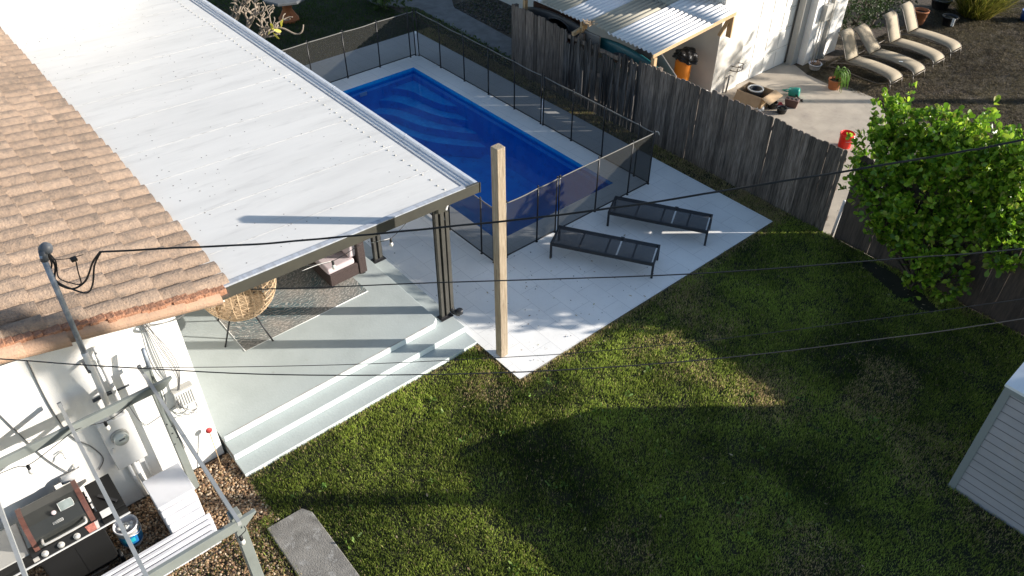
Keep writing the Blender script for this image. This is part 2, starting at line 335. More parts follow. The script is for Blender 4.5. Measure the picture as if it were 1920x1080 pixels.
#@@BODY
# ============================================================= SETTING: ground, lawn, deck, pool, porch
HX0, HX1, HY0, HY1 = -17.0, -9.63, 7.86, 11.02            # the pool opening
def ring(x, y, z, hole, b=None, side=None):
    m = MB(); nx, ny = len(x), len(y); vs = [(a, c, z) for c in y for a in x]; fs = []
    for j in range(ny-1):
        for i in range(nx-1):
            if (i, j) not in hole: fs.append((j*nx+i, j*nx+i+1, (j+1)*nx+i+1, (j+1)*nx+i))
    m.add(vs, fs)
    if b is not None:
        c = [(x[0],y[0]),(x[-1],y[0]),(x[-1],y[-1]),(x[0],y[-1])]
        for i in range(4):
            p, q = c[i], c[(i+1) % 4]; m.add([(p[0],p[1],b),(q[0],q[1],b),(q[0],q[1],z),(p[0],p[1],z)], [(0,1,2,3)], mi=side or 0)
    return m
ground = struct(ring([-120,-17.4,-9.2,120], [-120,7.5,11.4,120], -.21, {(1,1)}).build('ground', 'mulch'))
m = MB()
for x0, x1, y0, y1 in ((-6.6,4,-6,12.97),(-7.68,-6.6,1.62,5.79),(-18.95,-6.6,12.45,12.97),(-40,-18.95,-6,12.97)):
    m.add([(x0,y0,-.05),(x1,y0,-.05),(x1,y1,-.05),(x0,y1,-.05)], [(0,1,2,3)])
struct(m.build('lawn', 'soil'))
m = MB(); m.add([(-40,12.97,-.06),(-15.2,12.97,-.06),(-15.2,15.94,-.06),(-40,15.94,-.06)], [(0,1,2,3)]); struct(m.build('garden_bed', 'mulch'))
m = MB(); m.add([(-8.3,-6,-.06),(-6.6,-6,-.06),(-6.6,1.62,-.06),(-8.3,1.62,-.06)], [(0,1,2,3)]); struct(m.build('gravel_bed', 'mulch'))
deck = struct(ring([-18.95,HX0,HX1,-6.6], [5.79,HY0,HY1,12.45], 0, {(1,1)}, -.06, 1).build('pool_deck', ['paver','raw_concrete']))
m = MB()
for x, y in (( -12.46,11.54),): pass
# path beyond the pool fence, driveway by the garage
m = MB(); m.prism([(-15.25,13.36),(-15.25,14.2),(-17.5,14.3),(-19.7,14.42),(-20.5,14.9),(-26,15.1),(-26,12.7),(-21.4,12.75),(-20.4,13.55),(-17.8,13.45)], -.07, -.02)
struct(m.build('path', 'old_concrete'))
m = MB(); m.prism([(-11.05,13.1),(-4.6,13.1),(-5.3,15.4),(-6.1,17.0),(-6.8,17.9),(-7.6,18.8),(-8.3,19.2),(-9.1,19.25),(-9.5,18.98),(-10.2,19.05),(-10.75,19.3),(-11.05,19.3)], -.25, -.19)
struct(m.build('driveway', 'drive'))
m = MB(); m.box(-21, -11.05, 13.0, 15.94, -.2, -.17); struct(m.build('carport_floor', 'old_concrete'))
m = MB(); m.prism([(-6.72,1.47),(-6.70,1.98),(-6.56,2.06),(-4.9,2.04),(-4.9,1.44)], -.08, .0); tag(m.build('stepping_slab', 'raw_concrete', bevel=.01), 'rough grey concrete slab lying in the grass beside the gravel', 'paving slab')

# pool shell, treads, water
pool = thing('swimming_pool', 'rectangular deep blue swimming pool with curved corner steps in a white paved deck', 'swimming pool', (-13.3,9.44,-1.35))
m = MB(); x0,x1,y0,y1 = HX0,HX1,HY0,HY1; zf = -1.3
L = .07
def rect(z, d): return [(x0+d,y0+d,z),(x1-d,y0+d,z),(x1-d,y1-d,z),(x0+d,y1-d,z)]
rings = [rect(-.001,0), rect(-.17,0), rect(-.20,L), rect(-1.15,L+.04), rect(zf,L+.14)]
for a, b in zip(rings, rings[1:]):
    for i in range(4): m.add([a[i], a[(i+1)%4], b[(i+1)%4], b[i]], [(0,3,2,1)])
m.add(rings[-1], [(0,1,2,3)])
m.build('pool_shell', 'shell', pool)
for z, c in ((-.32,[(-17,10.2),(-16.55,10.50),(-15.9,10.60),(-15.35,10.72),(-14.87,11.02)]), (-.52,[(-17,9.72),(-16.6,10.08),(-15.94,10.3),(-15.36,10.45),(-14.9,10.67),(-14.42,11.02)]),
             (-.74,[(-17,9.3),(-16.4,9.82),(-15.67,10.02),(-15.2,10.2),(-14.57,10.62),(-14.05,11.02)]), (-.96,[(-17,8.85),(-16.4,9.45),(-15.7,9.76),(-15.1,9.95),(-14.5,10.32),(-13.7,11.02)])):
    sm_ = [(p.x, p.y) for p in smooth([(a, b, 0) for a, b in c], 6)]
    m = MB(); m.prism([(-16.99,11.01)]+[(max(-16.99,a), min(11.01,b)) for a, b in sm_], zf, z); m.mi[0] = 0; m.mi[1:] = [1]*(len(m.mi)-1); m.mi[1] = 0; m.build('pool_step', ['shell_lit','shell'], pool, bevel=.015, bseg=2)  # lighter tops and darker risers carry the fall of light in colour
m = MB(); m.box(-12.9,-9.72,7.94,8.45,zf,-.42); m.build('pool_bench', 'shell_lit', pool, bevel=.03, bseg=2)
m = MB(); m.add([(x0+.001,y0+.001,-.09),(x1-.001,y0+.001,-.09),(x1-.001,y1-.001,-.09),(x0+.001,y1-.001,-.09)], [(0,1,2,3)]); wobj = m.build('water', 'water', pool)
m = MB(); m.box(-16.92,-16.90,9.28,9.48,-.26,-.17); m.build('return_fitting', 'white_plastic', pool)

# porch slabs: upper slab z .27, platform z .15, lowest tread z .03
m = MB(); PX = -19.3
m.box(PX,-7.68,1.64,5.78,-.2,.03,mi=0); m.mi[-6:] = [0,0,0,1,0,0]
struct(m.build('lower_step', ['porch','riser']))
m = MB(); m.box(PX,-7.98,1.64,5.78,.034,.15); m.mi[-6:] = [0,0,0,1,1,2]; m.mi[-4] = 2
struct(m.build('porch_platform', ['porch','riser','raw_concrete'], bevel=.008, bseg=2))
m = MB(); m.prism([(PX,1.64),(-8.29,1.64),(-8.27,1.66),(-8.27,5.36),(-8.36,5.47),(PX,5.50)], .153, .27)
m.mi = [0,0,1,1,1,1,1,1]; struct(m.build('porch_slab', ['porch','riser'], bevel=.012, bseg=2))
m = MB(); m.tube([(-8.285+.003*math.sin(i*1.9),1.70+i*.235,.2715) for i in range(16)], .0028, 4); struct(m.build('porch_edge_joint','rust'))

# ============================================================= grass, gravel, dead leaves
def blades(name, rects, dens, keep=None, h=(.035,.078), wd=(.006,.0105), base_z=-.05, pal=None, seed=1, dry=None, tilt=(.0,.70)):
    R = np.random.default_rng(seed); X = []; Y = []
    for x0,x1,y0,y1,k in rects:
        n = int((x1-x0)*(y1-y0)*dens*k); X.append(R.uniform(x0,x1,n)); Y.append(R.uniform(y0,y1,n))
    X = np.concatenate(X); Y = np.concatenate(Y)
    tuft = fnoise(X, Y, 5.5, seed+20)
    k = R.random(len(X)) < .15+1.5*tuft
    if keep is not None: k &= keep(X, Y)
    X, Y, tuft = X[k], Y[k], tuft[k]; n = len(X)
    a = R.uniform(0, 2*PI, n); t = R.uniform(*tilt, n); Ln = R.uniform(*h, n)*(.65+.7*tuft); W = R.uniform(*wd, n)
    d = np.stack([np.cos(a)*np.sin(t), np.sin(a)*np.sin(t), np.cos(t)], 1); s = np.stack([-np.sin(a), np.cos(a), np.zeros(n)], 1)
    B = np.stack([X, Y, np.full(n, base_z)], 1); mid = B+d*(Ln*.5)[:,None]; tip = B+d*Ln[:,None]; tip[:,2] -= Ln*.16*np.sin(t)
    V = np.stack([B, mid+s*W[:,None]/2, tip, mid-s*W[:,None]/2], 1).reshape(-1,3); V[:,2] = np.maximum(V[:,2], base_z+.002)
    F = np.arange(4*n).reshape(n,4)
    p1, p2, p3 = [np.array(q) for q in (pal or ((.52,.62,.12),(.035,.068,.012),(.66,.52,.28)))]
    g = np.clip(fnoise(X,Y,.8,seed+5)*1.4-.2+R.normal(0,.22,n), 0, 1)[:,None]; c = p1*g+p2*(1-g)
    dd = np.clip((fnoise(X,Y,.75,seed+9)-.62)*6, 0, .75)*.6
    if dry is not None: dd = np.maximum(dd, dry(X, Y))
    m_ = R.random(n) < dd+.035; c[m_] = p3*R.uniform(.6,1.15,(m_.sum(),1)); c *= R.uniform(.7,1.3,(n,1))*(.75+.5*fnoise(X,Y,2.1,seed+3))[:,None]
    return fastmesh(name, V, F, 'grass', np.repeat(c, 4, 0), 'stuff')
def lawn_keep(x, y):
    k = ~((x < -6.60) & (y > 5.80) & (y < 12.47))                                  # deck
    k &= ~((x < -7.66) & (y < 12.4))
    k &= ~((x > -6.72) & (x < -4.9) & (y > 1.50-0) & (y < 2.03))     # slab
    k &= ~((x > -1.2) & (y > 9.07) & (y < 11.4))                     # shed
    k &= ~(((x+3.95)**2/1.4+(y-12.55+.25*(x+3.95))**2/.12) < .05+.75*fnoise(x,y,3.1,77))                    # dirt patch under the bush
    g = (x < -5.2) & (y < 1.45)
    k &= ~(g & (np.random.default_rng(3).random(len(x)) < .75))
    k &= ~((x < -6.9) & (y < 1.62))
    return k
def lawn_dry(x, y):
    s = lambda cx, cy, r: np.clip(1.1-np.hypot(x-cx, y-cy)/r, 0, 1)
    d = np.maximum.reduce([s(-3.9,8.55,.75), s(-1.75,6.35,.5)*.95, s(-5.3,7.9,.22)*.5,  s(-5.9,1.1,.9), s(-3.4,4.9,.5)*.5])
    e = np.clip(1-(x+6.6)/.22, 0, 1)*(y > 5.7)*.75+np.clip(1-np.abs(x+7.62)/.12, 0, 1)*.3; return np.maximum(d*.8, e)
tag(blades('lawn_grass', [(-7.68,-4.2,1.0,12.95,1),(-4.2,-1.2,1.5,12.95,1),(-1.2,1.2,2.5,12.95,.7),(-18.95,-6.6,12.47,12.95,.8)], 6400, lawn_keep, dry=lawn_dry), 'thick green lawn grass with tan dry patches', 'grass', kind='stuff')
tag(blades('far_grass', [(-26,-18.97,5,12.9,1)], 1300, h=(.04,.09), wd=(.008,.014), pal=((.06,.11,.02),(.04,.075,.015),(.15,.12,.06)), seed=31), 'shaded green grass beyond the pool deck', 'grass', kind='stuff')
tag(blades('dry_grass', [(-10.4,-3,18.6,29,1),(-7.4,-1,14,18.6,.6)], 2300, lambda x, y: (x > -10.3) & ~((x < -6.1) & (y < 19.1+0*(x))), h=(.04,.10), wd=(.008,.016), base_z=-.205, pal=((.17,.145,.085),(.075,.06,.04),(.27,.22,.15)), seed=41, tilt=(.7,1.45)), 'sparse dry grass over the dirt behind the driveway', 'grass', kind='stuff')
tag(blades('gravel_edge_grass', [(-7.0,-4.9,-1.2,1.45,1),(-8.0,-6.7,1.1,1.6,.25)], 1500, h=(.03,.07), pal=((.17,.19,.05),(.09,.12,.03),(.36,.27,.13)), seed=51, dry=lambda x, y: .35+0*x), 'patchy green and straw grass among the gravel', 'grass', kind='stuff')

def pebbles(name, rects, dens, keep, z, r=(.011,.026), seed=5, pal=((.46,.31,.18),(.30,.17,.09),(.60,.48,.34),(.15,.10,.065),(.40,.25,.13),(.22,.14,.085))):
    R = np.random.default_rng(seed); t = (1+5**.5)/2
    iv = np.array([(-1,t,0),(1,t,0),(-1,-t,0),(1,-t,0),(0,-1,t),(0,1,t),(0,-1,-t),(0,1,-t),(t,0,-1),(t,0,1),(-t,0,-1),(-t,0,1)])/math.hypot(1,t)
    fi = np.array([(0,11,5),(0,5,1),(0,1,7),(0,7,10),(0,10,11),(1,5,9),(5,11,4),(11,10,2),(10,7,6),(7,1,8),(3,9,4),(3,4,2),(3,2,6),(3,6,8),(3,8,9),(4,9,5),(2,4,11),(6,2,10),(8,6,7),(9,8,1)])
    X = []; Y = []
    for x0,x1,y0,y1,k in rects: n = int((x1-x0)*(y1-y0)*dens*k); X.append(R.uniform(x0,x1,n)); Y.append(R.uniform(y0,y1,n))
    X = np.concatenate(X); Y = np.concatenate(Y)
    if keep is not None: k = keep(X,Y); X, Y = X[k], Y[k]
    n = len(X); rad = R.uniform(*r, n); an = R.uniform(0,2*PI,n); e = R.uniform(.55,1,n)
    P = iv[None]*rad[:,None,None]; px = P[...,0]; py = P[...,1]*e[:,None]; pz = P[...,2]*R.uniform(.5,.8,n)[:,None]
    qx = px*np.cos(an)[:,None]-py*np.sin(an)[:,None]+X[:,None]; qy = px*np.sin(an)[:,None]+py*np.cos(an)[:,None]+Y[:,None]; qz = pz+(z+R.uniform(0,.02,n))[:,None]
    V = np.stack([qx,qy,qz], -1).reshape(-1,3); F = (fi[None]+12*np.arange(n)[:,None,None]).reshape(-1,3)
    pl = np.array(pal)[R.integers(0,len(pal),n)]*R.uniform(.7,1.2,(n,1))
    return fastmesh(name, V, F, 'pebble', np.repeat(pl,12,0), 'stuff', smooth_=True)
tag(pebbles('gravel', [(-8.25,-6.75,-1.6,1.66,1),(-6.75,-4.9,-1.2,1.42,.5)], 2600, None, -.055), 'tan and brown pebble gravel beside the white wall', 'gravel', kind='stuff')
tag(pebbles('mulch_chips', [(-20,-15.3,14.4,15.8,1)], 260, None, -.05, r=(.015,.04), seed=8, pal=((.10,.10,.10),(.05,.05,.045),(.16,.14,.12))), 'dark stones and chips along the far wall', 'mulch', kind='stuff')

def leaf_cards(name, P, size, pal, mat_='leaf', seed=1, nrm=None, spread=1.0, kind=None, parent=None, aspect=.52, up_=.35):
    """P (n,3) leaf base points; obovate folded leaves of 6 vertices"""
    R = np.random.default_rng(seed); n = len(P); d = R.normal(0,1,(n,3))*spread
    if nrm is not None: d += nrm
    d[:,2] += up_; d /= np.linalg.norm(d,axis=1)[:,None]
    r = R.normal(0,1,(n,3)); s = np.cross(d,r); s /= np.linalg.norm(s,axis=1)[:,None]; nn = np.cross(s,d)
    Ln = R.uniform(size*.5,size*1.35,n)[:,None]; W = Ln*aspect/2
    V = np.stack([P, P+d*Ln*.55+s*W+nn*W*.25, P+d*Ln*.88+s*W*.75+nn*W*.2, P+d*Ln, P+d*Ln*.88-s*W*.75+nn*W*.2, P+d*Ln*.55-s*W+nn*W*.25],1).reshape(-1,3)
    F = (np.array([(0,1,2,3),(0,3,4,5)])[None]+6*np.arange(n)[:,None,None]).reshape(-1,4)
    p = np.array(pal); c = p[R.integers(0,len(pal),n)]*R.uniform(.75,1.25,(n,1))
    return fastmesh(name, V, F, mat_, np.repeat(c,6,0), kind, parent)
def scatter_leaves():
    R = np.random.default_rng(77); n = 230; x = R.uniform(-7.2,-.5,n); y = R.uniform(2.5,12.4,n); k = ~((x > -1.3) & (y > 9)); x, y = x[k], y[k]
    P = np.stack([x,y,np.full(len(x),-.005)],1); P2 = np.stack([R.uniform(-4.9,-3.0,45),R.uniform(12.0,12.8,45),np.full(45,-.03)],1); P3 = np.stack([R.uniform(-9,-6.5,40),R.uniform(6,10,40),np.full(40,.004)],1)
    o = leaf_cards('fallen_leaves', np.concatenate([P,P2,P3]), .055, ((.42,.33,.20),(.30,.20,.12),(.38,.36,.14)), 'leaf_matte', 5, spread=1, up_=-.2, kind='stuff', aspect=.4)
    me = o.data; co = np.zeros(len(me.vertices)*3, np.float32); me.vertices.foreach_get('co', co); co = co.reshape(-1,3); co[:,2] = co[:,2]*.12+.004; co[len(x)*6+45*6:,:] = co[len(x)*6+45*6:,:]; me.vertices.foreach_set('co', co.ravel())
    return tag(o, 'scattered fallen dry leaves on lawn and deck', 'fallen leaves')
scatter_leaves()
def weed_clumps():
    R = np.random.default_rng(123); P = []
    for i in range(70):
        cx, cy = R.uniform(-7.2,-2), R.uniform(1.8,9.5)
        if (cx < -6.4 and cy > 5.6) or (-6.9 < cx < -4.8 and cy < 2.2): continue
        k = R.integers(5,13); P.append(np.stack([cx+R.normal(0,.035,k),cy+R.normal(0,.035,k),np.full(k,-.02)],1))
    o = leaf_cards('lawn_weeds', np.concatenate(P), .075, ((.13,.22,.035),(.08,.16,.02),(.17,.24,.05)), 'leaf_matte', 9, spread=1, up_=.9, kind='stuff', aspect=.38)
    return tag(o, 'small broad leaved weed clumps in the sunlit lawn', 'weeds')
weed_clumps()
tag(pebbles('deck_debris', [(-9.2,-6.65,5.9,9.5,1),(-12,-9.7,5.9,7.2,.5)], 9, None, .003, r=(.004,.012), seed=19, pal=((.05,.04,.035),(.12,.09,.06))), 'tiny dark seeds and debris on the white deck', 'debris', kind='stuff')

# ============================================================= HOUSE
house = thing('house', 'white walled house with a tan barrel tile roof beside the porch', 'house', (-13.8,-2.0,-.1))
rz_ = lambda y: 3.22-.228*y                                            # top of the roof deck
m = MB(); gp = [(-6,-.1),(1.6,-.1),(1.6,2.72),(-6,4.45)]
vs = [(-8.3,y,z) for y,z in gp]+[(-19.25,y,z) for y,z in gp]
m.add(vs, [(0,1,2,3),(7,6,5,4),(1,5,6,2),(0,4,5,1),(3,7,4,0)]); m.build('wall', 'white_wall', house)
m = MB(); vs = []
for x in (-8.24,-19.28):
    vs += [(x,2.30,rz_(2.30)-.10),(x,2.30,rz_(2.30)),(x,-6.2,rz_(-6.2)),(x,-6.2,rz_(-6.2)-.10)]
m.add(vs, [(0,3,2,1),(4,5,6,7),(0,1,5,4),(1,2,6,5),(2,3,7,6),(3,0,4,7)]); m.build('roof_base', 'tile_under', house)
m = MB(); m.box(-8.285,-8.262,-6,2.22,0,.07); 
for i in range(len(m.v)): m.v[i].z += rz_(m.v[i].y)-.185
m.build('rake_trim', 'white_metal', house)
m = MB(); m.box(-8.275,-8.17,-6,2.28,0,.085)
for i in range(len(m.v)): m.v[i].z += rz_(m.v[i].y)-.0
m2 = MB(); RR = random.Random(9); n_ = 90
for i in range(n_):
    y = -6+8.25*i/n_; h = rz_(y); m2.box(-8.29,-8.185+RR.uniform(-.012,.02),y,y+.095+RR.uniform(-.004,.01),h-.035,h+.05+RR.uniform(-.012,.012))
m2.build('mortar_strip', 'mortar', house, bevel=.006)
def barrel(mb, x, y, z, L, r0, r1, dz, seg=9, a0=-.1, a1=PI+.1, th=.014, roll=0):
    vs = []
    for k, (rr_, yy, zz) in enumerate(((r0, y, z), (r1, y-L, z+dz))):
        for q in (0, 1):
            for i in range(seg+1):
                a = a0+(a1-a0)*i/seg+roll; vs.append((x+(rr_-q*th)*math.cos(a), yy, zz+(rr_-q*th)*math.sin(a)*.82))
    n = seg+1; fs = []
    for i in range(seg):
        fs += [(i, i+1, 2*n+i+1, 2*n+i)][:1]; fs += [(n+i+1, n+i, 3*n+i, 3*n+i+1), (i+1, i, n+i, n+i+1), (2*n+i, 2*n+i+1, 3*n+i+1, 3*n+i)]
    fs += [(0, 2*n, 3*n, n), (seg, n+seg, 3*n+seg, 2*n+seg)]
    mb.add(vs, fs, sm=False)
m = MB(); RR = random.Random(21); c = 0
while True:
    x = -8.40-.298*c
    if x < -19.2: break
    y = 2.36+RR.uniform(-.015,.015); j = 0
    while y > -6.0:
        L_ = .44; r0 = .125+RR.uniform(-.003,.004)
        barrel(m, x+RR.uniform(-.007,.007), y, rz_(y)+.046+RR.uniform(-.004,.006), L_+.05, r0, r0-.020, .228*(L_+.05)-.036, roll=RR.uniform(-.03,.03)); y -= L_*.93; j += 1
    c += 1
m.build('barrel_tiles', 'tile', house)
m = MB(); c = 0
while True:                                                            # pans between the barrels
    x = -8.55-.298*c
    if x < -19.2: break
    y = 2.33
    while y > -6.0: barrel(m, x, y, rz_(y)+.075, .47, .085, .075, .228*.47-.01, seg=4, a0=PI+.35, a1=2*PI-.35); y -= .42
    c += 1
m.build('pan_tiles', 'tile', house)
m = MB(); y = 2.16; k = 0; RR = random.Random(5)
while y > -6.0:
    dx = 0 if y > .62 else .025; r = .115 if y > .62 else .13
    if not (.40 < y-.2 < .50): barrel(m, -8.225+dx, y, rz_(y)-.06-(0 if y > .62 else .01)+RR.uniform(-.004,.004), .46, r, r-.012, .228*.46-.012, seg=7, a0=-1.25, a1=1.45)
    y -= .43
m.build('rake_tiles', 'rake_tile', house)
m = MB(); m.box(-19.6,-19.3,-6,5.2,2.3,5.6); tag(m.build('rear_wall', 'white_wall'), 'bright white upper wall behind the far end of the flat roof', 'wall')

# patio cover ------------------------------------------------------------------------------------------
patio = thing('patio_cover', 'flat white patio roof on dark posts between the tile roof and the pool', 'patio roof', (-8.38,5.68,.15))
ztop = lambda y: 2.755-.035*(y-2.2)
m = MB(); vs = []
for x in (-8.29,-19.3): vs += [(x,2.2,ztop(2.2)),(x,6.06,ztop(6.06)),(x,6.06,ztop(6.06)-.07),(x,2.2,ztop(2.2)-.07)]
m.add(vs, [(0,1,5,4),(1,2,6,5),(2,3,7,6),(3,0,4,7),(0,3,2,1),(4,5,6,7)]); m.build('roof_panel', 'roof_sheet', patio)
R0 = np.random.default_rng(44); m = MB()
for i in range(260):
    x = R0.uniform(-19,-8.5); y = 2.3+3.6*R0.random()**1.5; z = ztop(y)+.001; r = R0.uniform(.004,.013); m.lathe([(r,0),(r*.7,.003),(0,.004)], (x,y,z), 5, sx=R0.uniform(.5,1.4))
q_ = m.build('dirt_specks', 'speck', patio); q_['kind'] = 'stuff'
x = -9.02; k = 0
while x > -19.2:
    m = MB(); vs = []
    for xx in (x-.006, x+.006): vs += [(xx,2.3,ztop(2.3)+.001),(xx,5.98,ztop(5.98)+.001),(xx,5.98,ztop(5.98)+.003),(xx,2.3,ztop(2.3)+.003)]
    m.add(vs, [(3,2,6,7),(0,4,5,1),(0,3,7,4),(1,5,6,2),(0,1,2,3),(4,7,6,5)]); m.build('panel_seam', 'seam', patio); x -= 1.21 if k % 2 else 1.0; k += 1
scr = None; x = -8.42; RR = random.Random(2); cnt = 0
while x > -19.2 and cnt < 62:
    y = 5.82+RR.uniform(-.012,.012); z = ztop(y)
    if scr is None:
        m = MB(); m.lathe([(.024,0),(.022,.002),(.013,.004),(.012,.011),(.006,.015),(0,.016)], (0,0,0), 9)
        scr = m.build('roof_screw', 'grey_trim', patio, world=False); q = scr
    else: q = scr.copy(); COL.objects.link(q)
    q.location = Vector((x,y,z))-patio.location; x -= RR.choice((.15,.17,.2,.21)); cnt += 1
m = MB(); m.sheet([(6.045,2.545),(6.05,2.515),(6.20,2.505),(6.215,2.53),(6.228,2.53),(6.236,2.51),(6.262,2.51),(6.27,2.545),(6.284,2.545),(6.292,2.53),(6.315,2.53),(6.322,2.60),(6.37,2.605),(6.37,2.595),(6.378,2.44),(6.05,2.44),(6.045,2.545)], -8.27, -19.3)
m.build('gutter', 'gutter', patio)
m = MB(); m.sheet([(6.05,2.517),(6.20,2.507),(6.2,2.509),(6.05,2.519)], -8.3, -19.3); m.build('gutter_floor', 'trough_shade', patio)
for x in (-10.2,-12.5,-14.4,-16.6):
    m = MB(); m.tube([(x,6.052,2.519),(x,6.20,2.511),(x,6.22,2.535),(x,6.25,2.515),(x,6.277,2.549),(x,6.30,2.535),(x,6.325,2.604),(x,6.376,2.609)], .003, 4); m.build('gutter_joint', 'trough_shade', patio)
m = MB(); vs = []
for x in (-8.255,-8.30): vs += [(x,2.17,2.565),(x,6.375,2.43),(x,6.375,2.605),(x,2.17,2.745)]
m.add(vs, [(0,1,2,3),(7,6,5,4),(3,2,6,7),(0,4,5,1),(1,5,6,2),(0,3,7,4)]); m.build('front_fascia', 'fascia', patio, bevel=.003)
m = MB(); vs = []
for x in (-8.248,-8.33): vs += [(x,2.165,2.747),(x,6.1,2.621),(x,6.1,2.633),(x,2.165,2.775)]
m.add(vs, [(0,1,2,3),(7,6,5,4),(3,2,6,7),(0,4,5,1),(1,5,6,2),(0,3,7,4)]); m.build('edge_trim', 'trough_shade', patio)  # white trim toned with the blue-grey of shade
m = MB(); m.box(-8.27,-8.245,6.378,6.39,2.43,2.61); m.build('gutter_end_cap', 'fascia', patio)
m = MB(); m.box(-19.25,-8.305,5.62,5.75,2.33,2.50); m.build('carrying_beam', 'fascia', patio)
for x in (-8.41,-10.46,-14.5,-19.0):
    z1 = 2.43 if x > -9 else 2.33
    m = MB(); m.box(x-.03,x+.03,5.60,5.655,.16,z1); m.box(x-.03,x+.03,5.695,5.765,.16,z1); m.box(x-.02,x+.0,5.655,5.695,.16,z1,mi=1); m.box(x-.04,x-.0305,5.59,5.775,.16,z1,mi=1)
    p = m.build('post', ['post_paint','dark_metal'], patio, bevel=.004)
    m = MB(); m.box(x-.075,x+.085,5.555,5.80,.151,.162); m.box(x-.04,x+.04,5.58,5.78,.162,.19); m.build('base_plate', 'dark_metal', p)
m = MB(); m.box(-8.44,-8.375,5.79,5.85,.25,2.25)
dn = m.build('downspout', 'post_paint', patio)
m = MB(); m.tube([(-8.41,5.82,.27),(-8.39,5.83,.21),(-8.34,5.86,.18),(-8.28,5.90,.17)], .05, 8, n=4); m.lathe([(.035,0),(.06,.02),(.06,.09),(.035,.1)], (-8.29,5.90,.16), 10); m.build('downspout_elbow', 'dark_metal', dn)
m = MB()
for i in range(12): t = i/11; m.lathe([(.020,0),(.028,.008),(.020,.016)], (-8.41-.02*math.sin(t*PI), 5.80+.06*t, 2.1+.24*t), 10)
m.build('flexible_pipe', 'white_metal', dn)

# service mast, meter, boxes on the wall ------------------------------------------------------------------
mast = thing('service_mast', 'tall grey conduit mast with domed cap rising through the tile roof', 'service mast', (-8.2,.50,.75))
m = MB(); m.tube([(-8.2,.50,1.63),(-8.17,.505,2.0),(-8.08,.51,2.55),(-8.07,.51,2.86)], .036, 12, n=3); m.build('lower_pipe', 'white_metal', mast)
m = MB(); m.tube([(-8.07,.51,2.84),(-8.10,.55,4.22)], .030, 12); m.build('upper_pipe', 'galv', mast)
m = MB(); m.lathe([(.0,.0),(.05,.003),(.07,.02),(.066,.05),(.05,.085),(.025,.10),(0,.105)], (0,0,0), 16, X=Matrix.Translation((-8.14,.59,4.22)) @ Matrix.Rotation(-.55,4,'X') @ Matrix.Rotation(.2,4,'Y')); m.tube([(-8.10,.55,4.14),(-8.11,.57,4.26)], .04, 10); m.build('weatherhead', 'grey_cap', mast)
m = MB(); m.box(-8.29,-8.05,.455,.50,2.56,2.60); m.build('strap', 'grey_cap', mast); m = MB(); m.bar((-8.29,.38,1.93),(-8.29,.82,1.93),.02,.02); m.bar((-8.29,.38,1.96),(-8.29,.62,1.965),.012,.012); m.build('strap', 'grey_cap', mast)
m = MB()
hd = (-8.13,.60,4.24)
m.tube([hd,(-8.10,.62,4.05),(-8.12,.56,3.86),(-8.10,.62,3.74),(-8.05,.70,3.72),(-7.98,.80,3.80),(-7.9,.86,3.93),(-7.82,.93,4.1),(-7.72,1.02,4.25)], .011, 6, n=5)
m.tube([hd,(-8.11,.60,4.08),(-8.13,.55,3.95),(-8.1,.58,3.83),(-8.04,.66,3.74),(-7.95,.77,3.68),(-7.88,.85,3.80),(-7.82,.93,4.05),(-7.72,1.02,4.24)], .010, 6, n=5)
m.tube([hd,(-8.09,.64,4.1),(-8.09,.60,3.9),(-8.06,.68,3.80),(-8.0,.76,3.78),(-7.97,.78,3.95),(-7.95,.80,4.1)], .007, 6, n=5)
m.tube([(-8.14,.57,4.12),(-8.0,.74,4.13),(-7.86,.88,4.2)], .004, 5, n=3); m.box(-7.99,-7.93,.76,.82,4.11,4.14)
m.build('drip_loops', 'cable', mast)
pipe2 = MB(); pipe2.tube([(-8.22,.635,1.63),(-8.22,.635,2.55),(-8.235,.64,2.64),(-8.26,.64,2.72)], .030, 12, n=3); pipe2.lathe([(.038,0),(.038,.09)], (-8.22,.635,2.44), 12)
tag(pipe2.build('conduit', 'white_metal'), 'shorter white conduit on the wall beside the mast', 'conduit')
mt = thing('meter_box', 'white electric meter cabinet with round glass meter on the wall', 'meter box', (-8.24,.48,.78))
m = MB(); m.box(-8.298,-8.16,.29,.67,.78,1.63); m.build('cabinet', 'white_metal', mt, bevel=.012, bseg=2)
X = Matrix.Translation((-8.16,.47,1.35)) @ Matrix.Rotation(PI/2,4,'Y')
m = MB(); m.lathe([(.105,0),(.108,.03),(.098,.035)], seg=24, X=X); m.build('meter_ring', 'grey_trim', mt)
m = MB(); m.lathe([(.095,.03),(.092,.09),(.08,.11),(0,.118)], seg=24, X=X); g_ = m.build('meter_glass', 'glass', mt)
m = MB(); m.box(-8.045,-8.038,.435,.505,1.365,1.385); m.build('dial', 'grey_cap', g_)
m = MB(); m.box(-8.16,-8.13,.325,.355,1.14,1.20); m.build('latch', 'steel', mt)
m = MB(); m.tube([(-8.25,.42,.79),(-8.25,.42,.40),(-8.22,.45,.05)], .026, 8); m.tube([(-8.25,.49,.79),(-8.25,.49,.38),(-8.23,.53,-.05)], .024, 8); m.tube([(-8.26,.62,.79),(-8.26,.62,.1)], .012, 8); m.box(-8.298,-8.22,.555,.62,.66,.80); m.build('lower_conduits', 'white_metal', mt)
tb = thing('utility_box', 'pale louvred utility box on the white wall below the cable bundle', 'utility box', (-8.27,1.36,1.21))
m = MB(); m.box(-8.298,-8.21,1.24,1.49,1.22,1.52); m.build('case', 'white_metal', tb, bevel=.008, bseg=2)
m = MB(); m.box(-8.298,-8.195,1.23,1.50,1.521,1.545); m.build('hood', 'grey_trim', tb, bevel=.006)
for i in range(7): m = MB(); m.box(-8.209,-8.203,1.262+i*.032,1.270+i*.032,1.25,1.47); m.build('louvre', 'grey_trim', tb)
m = MB()
